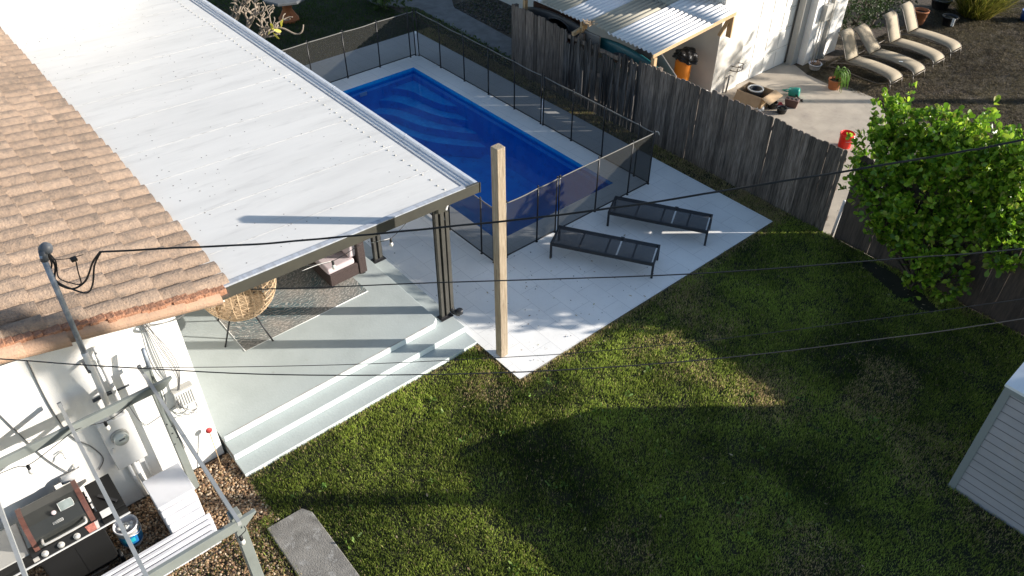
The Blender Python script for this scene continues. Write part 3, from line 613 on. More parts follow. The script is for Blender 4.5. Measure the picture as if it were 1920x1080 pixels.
for k, (dy, dz) in enumerate(((0,0),(.02,-.03),(.045,.02),(.03,.05),(.06,-.06))):
    m.tube([(-8.27,1.20+dy*.8,2.74),(-8.25,1.235+dy,2.60+dz),(-8.2,1.27+dy*1.6,2.3),(-8.17,1.32+dy*1.5,2.0),(-8.19,1.345+dy*.6,1.75),(-8.22,1.29+dy*.5,1.5),(-8.20,1.22+dy,1.3+dz),(-8.18,1.28+dy*2,1.12+dz),(-8.2,1.45,1.12),(-8.24,1.46,1.2)], .0045, 5, n=4)
for k in range(5): m.tube([(-8.27,1.22+.01*k,2.6),(-8.24+.01*k,1.17+.02*k,2.68+.01*k),(-8.24,1.2+.02*k,2.74),(-8.26,1.25+.01*k,2.66)], .003, 4, n=4)
tag(m.build('cable_bundle', 'cable_grey'), 'loose bundle of thin grey cables hanging from the eave', 'cables')
m = MB(); m.tube([(-8.275,-.3,3.0),(-8.27,.9,2.86),(-8.27,1.28,2.76),(-8.23,1.3,2.70),(-8.25,1.62,2.60),(-8.4,1.9,2.6)], .006, 5, n=4); tag(m.build('eave_cable', 'cable_grey'), 'thin cable running under the tile eave', 'cable')
m = MB(); m.tube([(-8.285,-.02,2.9),(-8.285,-.04,2.2),(-8.285,.0,1.6),(-8.28,.14,1.28),(-8.28,.20,1.0),(-8.28,.10,.85)], .008, 5, n=5); m.tube([(-8.285,-.55,2.6),(-8.285,-.45,2.0),(-8.285,-.36,1.5),(-8.28,-.25,1.15),(-8.27,-.15,.95)], .007, 5, n=5); m.tube([(-8.285,.72,1.62),(-8.285,.75,1.35),(-8.285,.80,1.2),(-8.285,.86,1.17),(-8.285,1.22,1.25)], .004, 5, n=4)
tag(m.build('wall_cables', 'cable_grey'), 'thin grey cables clipped down the white wall', 'cables')
fa = thing('wall_tap', 'small metal tap on the white wall above the grill', 'tap', (-8.27,-.16,1.38))
m = MB(); m.tube([(-8.3,-.16,1.42),(-8.22,-.16,1.42),(-8.19,-.16,1.37)], .011, 8); m.build('spout', 'steel', fa)
m = MB(); m.lathe([(.03,0),(.03,.008)], (-8.25,-.16,1.45), 8); m.build('handle', 'steel', fa)
wb = thing('wall_light', 'white floodlight housing on the wall behind the grill', 'wall light', (-8.25,-.16,.98))
m = MB(); m.tube([(-8.2,-.31,1.05),(-8.2,-.02,1.05)], .055, 12); m.build('housing', 'white_metal', wb)
m = MB(); m.tube([(-8.2,-.33,1.05),(-8.2,-.311,1.05)], .05, 12); m.build('lens', 'grey_cap', wb)
m = MB(); m.tube([(-8.3,-.12,1.12),(-8.24,-.12,1.1)], .02, 8); m.build('bracket', 'steel', wb)
mk = thing('marker_stake', 'thin pale stake with a red disc leaning by the porch corner', 'marker stake', (-8.06,1.45,-.05))
m = MB(); m.tube([(-8.06,1.45,-.06),(-8.2,1.49,.60)], .006, 6); m.build('rod', 'lumber', mk)
m = MB(); m.lathe([(.045,0),(.045,.006)], seg=14, X=Matrix.Translation((-8.2,1.49,.62)) @ Matrix.Rotation(PI/2-.2,4,'Y')); m.build('disc', 'red2', mk)
# (second part of the wall is plain)
# ============================================================= PORCH FURNITURE
m = MB(); m.box(-12.9,-9.68,2.68,4.97,.2705,.277); m.mi = [0]*6
rug = m.build('rug', 'rug'); tag(rug, 'teal and beige patterned rug on the pale porch floor', 'rug')
m = MB(); m.tube([(-9.68,2.68,.276),(-9.68,4.97,.276)], .006, 5); m.tube([(-9.68,2.68,.276),(-12.9,2.68,.276)], .006, 5); m.build('rug_binding', 'label_white', rug, world=True)
ch = thing('wicker_chair', 'round tan wicker chair with black legs on the patterned rug', 'chair', (-10.22,2.98,.27))
bm = bmesh.new(); bmesh.ops.create_uvsphere(bm, u_segments=36, v_segments=18, radius=1.0)
O = Vector((-.72,-.12,.68)).normalized()
kill = [v for v in bm.verts if v.co.normalized().dot(O) > .42 or (v.co.z < -.86)]
bmesh.ops.delete(bm, geom=kill, context='VERTS')
for v in bm.verts: v.co = Vector((v.co.x*.66, v.co.y*.62, v.co.z*.66))+Vector((0,0,.98))
bot = [f for f in bm.faces if f.calc_center_median().z < .66]
me = bpy.data.meshes.new('shell_weave'); bm.to_mesh(me)
so = bpy.data.objects.new('shell_weave', me); COL.objects.link(so); so.parent = ch; me.materials.append(M['wicker'])
q = so.modifiers.new('wire', 'WIREFRAME'); q.thickness = .012; q.use_replace = True
bm.verts.ensure_lookup_table()
vt = [v.co.copy() for v in bm.verts]; be = [e for e in bm.edges if e.is_boundary and e.verts[0].co.z > .55]
m = MB()
for e in be: m.tube([e.verts[0].co, e.verts[1].co], .018, 6)
m.build('rim', 'wicker', ch, world=False)
m = MB()                                                              # diagonal lattice between the main canes
bm.faces.ensure_lookup_table()
for i, f in enumerate(bm.faces):
    if len(f.verts) == 4:
        a, b, c, d = [v.co for v in f.verts]; m.bar(a, c, .006, .004); m.bar(b, d, .006, .004)
m.build('cane_lattice', 'wicker', ch, world=False)
bm.free()
m = MB(); m.lathe([(0,.40),(.25,.40),(.38,.45),(.40,.47),(.33,.47),(.24,.45),(0,.44)], seg=28); m.build('seat_bowl', 'wicker', ch, world=False)
for a, b in (((.20,-.28,.5),(.24,-.50,0)),((.32,.05,.48),(.61,.15,0)),((-.25,-.18,.48),(-.42,-.32,0)),((-.12,.28,.48),(-.18,.46,0))):
    m = MB(); m.tube([a,b], .014, 8); m.build('leg', 'dark_metal', ch, world=False)
sf = thing('wicker_sofa', 'dark brown wicker sofa with pale pink cushion under the patio roof', 'sofa', (-11.1,4.88,.27))
m = MB(); m.box(-12.1,-10.12,4.52,5.09,.32,.58); m.build('base', 'dark_wicker', sf, bevel=.012)
m = MB(); m.box(-12.1,-10.10,5.09,5.24,.32,1.02); m.build('backrest', 'dark_wicker', sf, bevel=.012)
for x in (-12.05,-10.16):
    for y in (4.56,5.19): m = MB(); m.box(x-.025,x+.025,y-.025,y+.025,.278,.33); m.build('foot', 'dark_metal', sf)
m = MB(); m.box(-12.0,-10.12,4.50,5.03,.585,.70); m.build('seat_cushion', 'cushion', sf, bevel=.035, bseg=3)
m = MB(); m.box(-11.98,-10.16,-.07,.07,0,.42, X=Matrix.Translation((0,5.02,.70)) @ Matrix.Rotation(-.12,4,'X')); m.build('back_cushion', 'cushion', sf, bevel=.04, bseg=3)
X = Matrix.Translation((-10.55,4.88,.90)) @ Matrix.Rotation(.3,4,'Z') @ Matrix.Rotation(-.35,4,'X') @ Matrix.Rotation(.78,4,'Y')
m = MB(); m.box(-.19,.19,-.055,.055,-.19,.19, X=X); tag(m.build('throw_pillow', 'pillow', bevel=.045, bseg=3), 'mauve grey square pillow leaning on the pink sofa cushion', 'pillow')

# ============================================================= BLACK LOUNGERS ON THE DECK
def black_lounger():
    t = thing('sun_lounger', '', 'sun lounger', (0,0,0), 0, 'black mesh sun loungers on the white deck'); Ln, W, H = 1.95, .60, .35
    m = MB()
    m.box(-Ln/2,Ln/2,-W/2,-W/2+.035,H-.07,H-.002); m.box(-Ln/2,Ln/2,W/2-.035,W/2,H-.07,H-.002); m.box(-Ln/2,-Ln/2+.035,-W/2+.035,W/2-.035,H-.06,H-.004); m.box(Ln/2-.035,Ln/2,-W/2+.035,W/2-.035,H-.06,H-.004)
    for x in (-.45,.05,.55): m.box(x-.015,x+.015,-W/2+.035,W/2-.035,H-.065,H-.04)
    m.build('frame', 'frame_black', t, world=False, bevel=.004)
    for sx in (-1,1):
        for sy in (-1,1):
            m = MB(); cx, cy = sx*(Ln/2-.02), sy*(W/2-.02); m.prism([(cx-.02,cy-.02),(cx+.02,cy-.02),(cx+.02,cy+.02),(cx-.02,cy+.02)], .0, H-.071); m.build('leg', 'frame_black', t, world=False, bevel=.004)
    for a, b in ((-Ln/2+.045, .255), (.285, Ln/2-.06)):
        m = MB(); n = 10
        for i in range(n):
            xa, xb = a+(b-a)*i/n, a+(b-a)*(i+1)/n; sag = lambda u: -.006*math.sin(PI*(u-a)/(b-a))
            m.add([(xa,-W/2+.03,H+sag(xa)),(xb,-W/2+.03,H+sag(xb)),(xb,W/2-.03,H+sag(xb)),(xa,W/2-.03,H+sag(xa))], [(0,1,2,3)])
        m.build('backrest_sling' if a < 0 else 'seat_sling', 'sling', t, world=False)
    m = MB(); m.box(.235,.30,W/2-.05,W/2+.003,H-.03,H+.012); m.build('hinge', 'frame_black', t, world=False)
    return t
bl = black_lounger(); bl.location = (-7.92,9.01,.002); bl.rotation_euler = (0,0,math.radians(31.2)); bl['label'] = 'black mesh sun lounger nearer the wooden post'
dup(bl, (-7.93,10.54,.002), math.radians(30.3), 'black mesh sun lounger nearer the wooden board fence')

# ============================================================= POOL FENCE
pf = thing('pool_fence', 'black see-through mesh fence on thin poles around the pool', 'pool fence', (-13.3,9.4,0))
front = [(-9.13,y) for y in (7.36,7.64,8.40,8.88,8.95,9.97,10.92,11.56)]
right = [(x,11.56) for x in (-9.13,-9.54,-10.52,-11.5,-12.46,-12.54,-13.5,-14.5,-15.48,-16.51,-17.50)]
far = [(-17.57,y) for y in (11.50,11.33,10.35,9.36,8.37,7.38)]
left = [(x,7.36) for x in (-17.5,-16.5,-15.5,-14.5,-13.5,-12.5,-11.5,-10.52,-9.52,-9.16)]
RR = random.Random(8); done = set()
for run in (front, right, far, left):
    for i, (x, y) in enumerate(run):
        k = (round(x,2), round(y,2))
        if k not in done:
            done.add(k); m = MB(); m.tube([(x,y,0),(x+RR.uniform(-.012,.012),y+RR.uniform(-.012,.012),1.255)], .016, 7); m.lathe([(.017,0),(.017,.02),(.008,.035)], (x,y,1.25), 7); m.lathe([(.028,0),(.028,.008)], (x,y,0), 8); m.build('pole', 'fence_black', pf)
        if i+1 < len(run):
            x2, y2 = run[i+1]; Ld = math.hypot(x2-x, y2-y)
            if Ld < .12: continue
            m = MB(); n = 10; h = MB(); hp = []; bp = []
            nx, ny = -(y2-y)/Ld, (x2-x)/Ld; wob = RR.uniform(-.02,.02); sg = RR.uniform(.003,.018)
            def P(u, v): d_ = wob*math.sin(PI*u)*math.sin(PI*v*1.2); return (x+(x2-x)*u+nx*d_, y+(y2-y)*u+ny*d_, .035+v*(1.185-sg*math.sin(PI*u)))
            for a in range(n):
                for b in range(4):
                    m.add([P(a/n,b/4),P((a+1)/n,b/4),P((a+1)/n,(b+1)/4),P(a/n,(b+1)/4)], [(0,1,2,3)], sm=True)
            pn = m.build('mesh_panel', 'mesh', pf)
            h.tube([P(a/n,1) for a in range(n+1)], .012, 5); h.build('top_hem', 'hem', pn)
            h = MB(); h.tube([P(a/n,0) for a in range(n+1)], .014, 5); h.build('bottom_hem', 'fence_black', pn)
for x, y in ((-12.5,11.58),(-17.54,11.53)):
    m = MB(); m.tube([(x,y,0),(x,y,.62)], .022, 8); tag(m.build('white_stub_post', 'white_plastic'), 'short white post at the far corner of the pool fence' if x < -15 else 'short white post midway along the fence side nearest the wooden boards', 'post')
m = MB(); m.box(-9.25,-9.05,7.25,7.345,.0005,.006); 
m = MB(); m.prism([(-9.02,7.31),(-9.02,7.22),(-9.0,7.22),(-9.0,7.31)], .0, .004)
lk = MB(); lk.tube([(-9.12,8.88,1.22),(-9.08,8.91,1.24),(-9.12,8.96,1.22)], .006, 5, n=3); lk.build('latch_hook', 'steel', pf)
lk = MB(); lk.tube([(-9.13,11.56,1.24),(-9.07,11.60,1.25),(-9.04,11.60,1.19)], .007, 5, n=3); lk.build('latch_hook', 'steel', pf)

# ============================================================= WOODEN POST
m = MB(); m.box(-7.282,-7.14,5.865,6.007,.001,3.86)
for i in (4,5,6,7): m.v[i] += Vector((-.03,-.02,0))
tag(m.build('wooden_post', 'wood_new', bevel=.008, bseg=2), 'tall square bare wooden post at the corner of the white deck', 'post')

# ============================================================= BOARD FENCES
def fence(name, label, x0, x1, y, mats, seed, old=None):
    t = thing(name, label, 'fence', ((x0+x1)/2, y, -.2)); RR = random.Random(seed); x = x0; A = MB(); B = MB()
    while x < x1-.02:
        is_old = old and old(x)
        if is_old and A.v and not B.v: A.build('boards', mats[0], t); A = MB()
        wdt = RR.uniform(.125,.15) if not is_old else RR.uniform(.09,.145)
        wdt = min(wdt, x1-x); top = (1.80 if x > -9 else 1.73)+RR.uniform(-.03,.025)+(RR.uniform(-.28,.02) if is_old and RR.random() < .6 else 0)+.02*math.sin(x*1.1); bot = -.06
        gap = (.002 if RR.random() < .95 else RR.uniform(.006,.014)) if not is_old else RR.uniform(.005,.03)
        ln = RR.uniform(-.012,.012)*(3 if is_old else 1); dy = RR.uniform(-.006,.006)*(3 if is_old else 1); c = RR.uniform(.02,.035)
        mb = B if is_old else A; r = RR.random()
        poly = [(x,bot),(x+wdt-gap,bot),(x+wdt-gap+ln,top-c),(x+wdt-gap-c+ln,top),(x+c+ln,top),(x+ln,top-c)]
        if is_old: poly = [(x,bot),(x+wdt-gap,bot),(x+wdt-gap+ln,top-c*RR.uniform(1,5)),(x+wdt*.6+ln,top-RR.uniform(0,.05)),(x+wdt*.35+ln,top),(x+ln,top-RR.uniform(.02,.1))]
        if is_old and x < -11.0 and RR.random() < .06: x += wdt; continue
        vs = [(a,y+dy,z) for a,z in poly]+[(a,y+dy+.019,z) for a,z in poly]; n = len(poly)
        mb.add(vs, [tuple(range(n)),tuple(range(n,2*n))[::-1]]+[(i,i+n,(i+1)%n+n,(i+1)%n) for i in range(n)]); x += wdt
    A.build('boards', mats[0], t)
    if B.v: B.build('rotten_boards', mats[1], t)
    for z in (.25,.95,1.55): m = MB(); m.box(x0,x1,y+.03,y+.07,z-.045,z+.045); m.build('rail', mats[0], t)
    xx = x0+.05
    while xx < x1: m = MB(); m.box(xx-.045,xx+.045,y+.072,y+.162,-.2,1.72); m.build('fence_post', mats[0], t); xx += 2.4
    return t
fence('board_fence', 'long weathered grey board fence with rotten boards behind the pool', -15.25, -5.79, 12.95, ('fence_grey','fence_old'), 3, lambda x: -13.35 < x < -10.85)
fence('board_fence', 'brown board fence half hidden by the leafy bush', -5.55, 2.6, 12.99, ('fence_brown','fence_old'), 14)
m = MB(); m.tube([(-5.66,13.12,-.2),(-5.62,13.12,.70)], .03, 10); tag(m.build('gap_pipe', 'white_plastic'), 'white pipe standing in the gap between the two board fences', 'pipe')

# ============================================================= SHED
sh = thing('garden_shed', 'white lap sided garden shed standing on the shaded lawn', 'shed', (.6,10.2,-.05))
X0, X1, Y0, Y1, ZE, ZR = -1.185, 2.6, 9.08, 11.38, 2.03, 2.42
for nm, A_, B_, fx in (('front_wall',(X0,Y0),(X1,Y0),(0,-1)),('side_wall',(X0,Y1),(X0,Y0),(-1,0)),('back_wall',(X1,Y1),(X0,Y1),(0,1)),('far_wall',(X1,Y0),(X1,Y1),(1,0))):
    m = MB(); n = 15; hh = 2.06/n
    for i in range(n):
        z0 = -.05+i*hh; o = .014
        m.add([(A_[0]+fx[0]*o,A_[1]+fx[1]*o,z0),(B_[0]+fx[0]*o,B_[1]+fx[1]*o,z0),(B_[0],B_[1],z0+hh),(A_[0],A_[1],z0+hh),(A_[0],A_[1],z0),(B_[0],B_[1],z0)], [(0,1,2,3),(4,5,1,0)])
        m.add([(A_[0]+fx[0]*(o+.002),A_[1]+fx[1]*(o+.002),z0-.002),(B_[0]+fx[0]*(o+.002),B_[1]+fx[1]*(o+.002),z0-.002),(B_[0]+fx[0]*(o+.001),B_[1]+fx[1]*(o+.001),z0+.011),(A_[0]+fx[0]*(o+.001),A_[1]+fx[1]*(o+.001),z0+.011)], [(0,1,2,3)], mi=1)  # thin dark strip drawn as the lap's shade
    m.build(nm, ['shed','lap_shade'], sh)
for x, y in ((X0,Y0),(X1,Y0),(X0,Y1),(X1,Y1)): m = MB(); m.box(x-.045 if x < 0 else x-.045,x+.05,y-.03,y+.05,-.05,ZE); m.build('corner_trim', 'shed_trim', sh, bevel=.004)
m = MB(); m.add([(X0+.002,Y0,ZE-.05),(X0+.002,Y1,ZE-.05),(X0+.002,(Y0+Y1)/2,ZR-.05)], [(0,2,1)]); m.add([(X1-.002,Y0,ZE-.05),(X1-.002,Y1,ZE-.05),(X1-.002,(Y0+Y1)/2,ZR-.05)], [(0,1,2)]); m.build('gable', 'shed', sh)
m = MB(); ym = (Y0+Y1)/2
for ya, za, yb, zb in ((Y0-.06,ZE-.02,ym,ZR),(Y1+.06,ZE-.02,ym,ZR)):
    vs = [(X0-.05,ya,za),(X1+.05,ya,za),(X1+.05,yb,zb),(X0-.05,yb,zb)]; vs += [(a,b,c+.04) for a,b,c in vs]
    m.add(vs, [(0,1,2,3),(4,7,6,5),(0,4,5,1),(1,5,6,2),(3,2,6,7),(0,3,7,4)])
m.build('roof', 'gutter', sh)
m = MB(); m.box(X0-.03,X1+.03,Y0-.05,Y0-.015,ZE-.10,ZE-.025); m.build('eave_trim', 'shed_trim', sh)

# ============================================================= NEIGHBOUR GARAGE AND CARPORT
NZ = -.2
ga = thing('garage', 'pale stucco garage with a white panelled door beside the driveway', 'garage', (-13,19,NZ))
m = MB(); m.box(-21,-11.0,15.94,17.0,NZ,2.75); m.box(-21,-11.0,17.0,19.45,1.98,2.75); m.box(-21,-11.12,17.0,19.45,NZ,1.98) ; m.build('wall', 'garage_wall', ga)
m = MB(); m.box(-11.0,-10.82,19.2,19.46,NZ,2.75); m.build('pilaster', 'grey_trim', ga)
m = MB(); m.box(-21,-10.62,19.46,21.0,NZ,2.75); m.build('side_wing', 'white_wall', ga)
m = MB(); m.box(-21.2,-10.9,15.72,21.2,2.755,2.90); m.build('roof_slab', 'gutter', ga)
dr = MB(); dr.box(-11.12,-11.06,17.0,19.2,NZ+.01,1.97); dr = dr.build('garage_door', 'garage_door', ga)
for r in range(4):
    for c in range(4):
        m = MB(); y0 = 17.06+c*.54; z0 = NZ+.07+r*.535; m.box(-11.058,-11.048,y0,y0+.46,z0,z0+.40); m.build('door_panel', 'garage_door', dr, bevel=.006)
for z in (.33,.865,1.40): m = MB(); m.box(-11.0595,-11.058,17.0,19.2,z,z+.012); m.build('panel_joint', 'grey_trim', dr)
def text(name, s, size, X, mt, parent, ex=.004):
    cu = bpy.data.curves.new(name, 'FONT'); cu.body = s; cu.size = size; cu.extrude = ex; o = bpy.data.objects.new(name+'_tmp', cu); COL.objects.link(o)
    dg = bpy.context.evaluated_depsgraph_get(); me = bpy.data.meshes.new_from_object(o.evaluated_get(dg)); bpy.data.objects.remove(o)
    me.materials.clear(); me.materials.append(M[mt]); q = bpy.data.objects.new(name, me); COL.objects.link(q); q.parent = parent
    q.matrix_local = Matrix.Translation(-(parent.location if parent.parent is None else parent.parent.location+parent.location)) @ X; return q
XT = Matrix.Translation((-10.993,18.02,2.03)) @ Matrix.Rotation(PI/2,4,'Z') @ Matrix.Rotation(PI/2,4,'X')
text('house_number', '131', .17, XT, 'label_white', ga)
eb = thing('electrical_box', 'grey electrical box with conduits on the garage side wing', 'electrical box', (-10.6,19.95,NZ))
m = MB(); m.box(-10.615,-10.47,19.72,20.0,1.0,1.42); m.build('case', 'grey_trim', eb, bevel=.006)
m = MB(); m.tube([(-10.57,19.78,1.0),(-10.57,19.78,-.15)], .018, 8); m.build('conduit', 'garage_wall', eb)
m = MB(); m.tube([(-10.57,19.93,1.0),(-10.57,19.93,-.15)], .018, 8); m.build('conduit', 'garage_wall', eb)
m = MB(); m.tube([(-10.56,19.86,1.42),(-10.56,19.86,2.7)], .022, 8); m.build('conduit', 'garage_wall', eb)
m = MB(); m.box(-10.618,-10.52,20.12,20.22,NZ,2.7); m.tube([(-10.57,20.17,-.02),(-10.45,20.17,-.14)], .05, 8); tag(m.build('rain_pipe', 'grey_trim'), 'grey square rain pipe on the garage side wing', 'drainpipe')
hh = thing('hose_hanger', 'bent metal hose hanger low on the garage wall', 'hose hanger', (-10.9,16.75,.35))
m = MB()
for z in (.38,.50): m.tube([(-11.0,16.62,z),(-10.82,16.64,z+.02),(-10.78,16.80,z+.03),(-10.84,16.93,z+.02),(-11.0,16.9,z)], .011, 6, n=3)
for y in (16.66,16.76,16.86): m.bar((-10.82,y,.36),(-10.80,y,.55),.012,.012)
m.build('wire_frame', 'beige_frame', hh)
m = MB(); m.tube([(-10.95,16.52,NZ),(-10.93,16.53,.28)], .014, 6); m.tube([(-10.94,16.40,.24),(-10.92,16.53,.30),(-10.9,16.66,.24)], .012, 6); m.tube([(-10.95,16.56,NZ),(-10.93,16.56,.26)], .01, 6)
tag(m.build('stand_pipe', 'grey_plastic'), 'thin T shaped stand pipe at the garage corner', 'stand pipe')

cp = thing('carport', 'lean-to shelter with a white and beige corrugated roof against the garage', 'shelter', (-13,14.4,NZ))
def cz(x, y): return 1.965+.085*(y-12.98)+(-11-x)*.02
for k, (xa, xb, mt_, dz) in enumerate(((-10.62,-12.02,'sheet_white',0),(-11.95,-12.72,'sheet_beige',.012),(-12.66,-13.60,'sheet_white',.0),(-13.54,-14.32,'sheet_beige',.012),(-14.26,-16.2,'sheet_white',0))):
    for (ya, yb, ddz) in ((13.04+.03*(k % 2),15.05,0),(14.98,15.92,.012)):
        m = MB(); n = int(abs(xb-xa)/.0165); vs = []
        for i in range(n+1):
            x = xa+(xb-xa)*i/n; zc = .021*math.copysign(abs(math.cos(x*2*PI/.132))**.6, math.cos(x*2*PI/.132))
            for y in (ya, yb): vs.append((x,y,cz(x,y)+zc+dz+ddz))
        m.add(vs, [(2*i,2*i+1,2*i+3,2*i+2) for i in range(n)], sm=True); m.build('roof_sheet', mt_, cp, solid=.003)
for x in (-10.66,-12.9,-14.95):
    m = MB(); m.bar((x,13.08,cz(x,13.08)-.075),(x,15.9,cz(x,15.9)-.075), .045, .09); m.build('rafter', 'lumber', cp)
    m = MB(); m.box(x-.045,x+.045,13.1,13.19,NZ+.02,cz(x,13.1)-.13); m.build('post', 'lumber', cp)
m = MB(); m.bar((-10.8,15.88,1.95),(-10.8,15.6,1.62),.09,.04); m.bar((-10.72,15.86,2.05),(-10.72,15.86,1.55),.04,.14); m.build('bracket', 'orange' if False else 'lumber', cp)
m = MB(); m.bar((-12.93,12.86,1.72),(-12.93,13.3,1.80),.07,.09); m.build('rafter_end', 'lumber', cp)
m = MB()
RR = random.Random(6)
for i in range(26): a = RR.uniform(0,2*PI); p = Vector((-12.62+RR.uniform(-.1,.1),13.08+RR.uniform(-.08,.08),2.0)); m.bar(p, p+Vector((math.cos(a)*.12,math.sin(a)*.12,RR.uniform(-.02,.08))), .02, .008)
tag(m.build('straw_tuft', 'card'), 'tuft of pale straw lying on the corrugated roof edge', 'straw')
m = MB(); m.lathe([(0,0),(.13,.01),(.17,.22),(.175,.24),(.15,.235),(.12,.04),(0,.03)], (-12.15,15.45,2.18), 18); tag(m.build('roof_tub', 'galv'), 'bluish tub standing on the corrugated roof by the garage', 'tub')
m = MB(); m.box(-15.1,-13.3,13.55,13.60,NZ,1.70); tag(m.build('added_dark_board', 'brownboard'), 'dark brown board added as the shadowed interior behind the far end of the fence', 'board')  # added board, its dark brown stands for the shelter's shadowed inside
def kayak(name, label, mt_, a, b, rad, dz):
    t = thing(name, label, 'kayak', ((a[0]+b[0])/2,(a[1]+b[1])/2,NZ)); m = MB(); n = 22; seg = 14; A_, B_ = Vector(a), Vector(b); d = (B_-A_); Ln = d.length; d.normalize(); sd = Vector((-d.y,d.x,0)).normalized(); u = d.cross(sd); vs = []
    for i in range(n+1):
        s_ = i/n; r = rad*math.sin(PI*min(max(s_,.004),.996))**.55; c = A_+d*Ln*s_
        for k in range(seg):
            q = 2*PI*k/seg; vs.append(c+sd*math.cos(q)*r*.42*(1 if math.cos(q) > 0 else .55)+u*math.sin(q)*r)
    fs = [(i*seg+k,i*seg+(k+1)%seg,(i+1)*seg+(k+1)%seg,(i+1)*seg+k) for i in range(n) for k in range(seg)]; m.add(vs, fs, sm=True); m.build('hull', mt_, t)
    m = MB(); c = A_+d*Ln*.5; X = Matrix((d, -u, sd)).transposed().to_4x4(); X.translation = c-sd*rad*.235
    m.lathe([(.40,0),(.42,.012),(.36,.02),(.35,0)], seg=22, X=X, sx=1.0, sy=.45); m.build('cockpit_rim', 'charcoal', t)
    return t
kayak('kayak', 'dark grey kayak stored on its side under the corrugated roof', 'charcoal', (-15.3,13.36,1.50), (-12.5,13.36,1.50), .26, 0)
kayak('kayak', 'teal kayak stored on its side under the corrugated roof', 'teal', (-13.0,13.33,1.46), (-10.25,13.42,1.22), .34, 0)
m = MB(); vs = []
poly = [(-11.95,1.25),(-11.5,1.72),(-10.95,1.66),(-10.45,1.30),(-10.3,.7),(-11.9,.7)]
m.add([(x,13.72,z) for x,z in poly]+[(x,13.76,z) for x,z in poly], [tuple(range(6)),tuple(range(6,12))[::-1]]+[(i,i+6,(i+1)%6+6,(i+1)%6) for i in range(6)]); tag(m.build('plastic_sheet', 'grey_plastic', bevel=.02, bseg=2), 'light grey plastic panel leaning behind the teal kayak', 'panel')
m = MB(); m.box(-12.95,-12.35,13.16,13.22,1.2,1.76); tag(m.build('grey_crate', 'grey_plastic', bevel=.05, bseg=2), 'grey plastic case wedged between the two kayaks', 'case')
tk = thing('water_butt', 'orange barrel draped with a black plastic bag in the shade of the shelter', 'barrel', (-11.6,15.45,NZ))
m = MB(); m.lathe([(.17,.02),(.19,.1),(.20,.5),(.205,.9),(.19,1.08),(.12,1.12)], (-11.6,15.45,NZ), 22); m.build('barrel', 'orange', tk)
bm = bmesh.new(); bmesh.ops.create_icosphere(bm, subdivisions=4, radius=1)
RR = random.Random(3)
for v in bm.verts:
    n_ = math.sin(v.co.x*7+1)*math.cos(v.co.y*8)*.13+math.sin(v.co.z*11+v.co.x*5)*.07; s_ = 1+n_
    v.co = Vector((v.co.x*.33*s_, v.co.y*.27*s_, v.co.z*.15*s_-.05*abs(v.co.x)*2))
me = bpy.data.meshes.new('cover_bag'); bm.to_mesh(me); bm.free(); me.materials.append(M['bag'])
for p in me.polygons: p.use_smooth = False
o = bpy.data.objects.new('cover_bag', me); COL.objects.link(o); o.parent = tk; o.location = (.06,-.02,1.17)
m = MB(); m.tube([(-11.42,15.4,.80),(-11.36,15.38,.76)], .03, 8); m.build('tap', 'red', tk)
m = MB(); m.box(-11.85,-11.55,15.0,15.2,NZ,.30); m.box(-11.84,-11.56,15.01,15.19,.30,.36,mi=1); tag(m.build('canister', ['red2','label_white'], bevel=.01), 'small red and white canister beside the orange barrel', 'canister')
m = MB(); m.box(-.22,.22,-.12,.12,0,.42, X=Matrix.Translation((-11.0,15.45,NZ)) @ Matrix.Rotation(.3,4,'Z') @ Matrix.Rotation(-.2,4,'X')); tag(m.build('feed_sack', 'sack', bevel=.07, bseg=3), 'white sack with red and yellow print by the garage corner', 'sack')

# driveway clutter
bx = thing('cardboard_box', 'open cardboard box on the driveway by the garage wall', 'box', (-10.15,16.62,NZ), .12)
for a in (((-.36,.36),(-.30,-.285),(0,.36)),((-.36,.36),(.285,.30),(0,.36)),((-.36,-.345),(-.285,.285),(0,.36)),((.345,.36),(-.285,.285),(0,.36)),((-.345,.345),(-.285,.285),(.005,.015))):
    m = MB(); m.box(*a[0],*a[1],*a[2]); m.build('side', 'card', bx, world=False)
for X in (Matrix.Translation((0,-.30,.36)) @ Matrix.Rotation(.95,4,'X'), Matrix.Translation((.36,0,.36)) @ Matrix.Rotation(PI/2,4,'Z') @ Matrix.Rotation(.35,4,'X')):
    m = MB(); m.box(-.34,.34,-.26 if X[1][3] < -.1 else -.24,0,0,.006, X=X); m.build('flap', 'card', bx, world=False)
m = MB(); m.lathe([(.15,0),(.19,.02),(.20,.30),(.17,.33),(.13,.325),(.12,.1),(0,.08)], (-10.2,16.68,NZ+.03), 20); tag(m.build('planter_ring', 'black_pot', bevel=0), 'round dark planter with pale rim sitting in the cardboard box', 'planter')
m = MB(); m.tube([(-10.2+.185*math.cos(a*PI/10),16.68+.185*math.sin(a*PI/10),NZ+.36) for a in range(21)], .02, 6); m.build('pale_rim', 'label_white', bpy.data.objects['planter_ring'])
wc = thing('watering_can', 'green watering can lying on the driveway', 'watering can', (-9.72,17.72,NZ), .4)
X = Matrix.Translation((0,0,.12)) @ Matrix.Rotation(PI/2-.15,4,'Y'); m = MB(); m.lathe([(0,-.13),(.10,-.13),(.115,-.11),(.115,.11),(.10,.13),(.06,.13)], seg=20, X=X); m.build('body', 'green_plastic', wc, world=False)
m = MB(); m.tube([(.05,-.08,.10),(.16,-.2,.07),(.26,-.26,.06)], [.022,.014], 8); m.lathe([(.014,0),(.04,.05)], seg=10, X=Matrix.Translation((.26,-.26,.06)) @ Matrix.Rotation(1.2,4,'X')); m.build('spout', 'black_pot', wc, world=False)
m = MB(); m.tube([(-.10,-.05,.2),(-.2,-.14,.2),(-.28,-.1,.16),(-.25,0,.1),(-.13,.03,.08)], .014, 7, n=3); m.build('handle', 'green_plastic', wc, world=False)
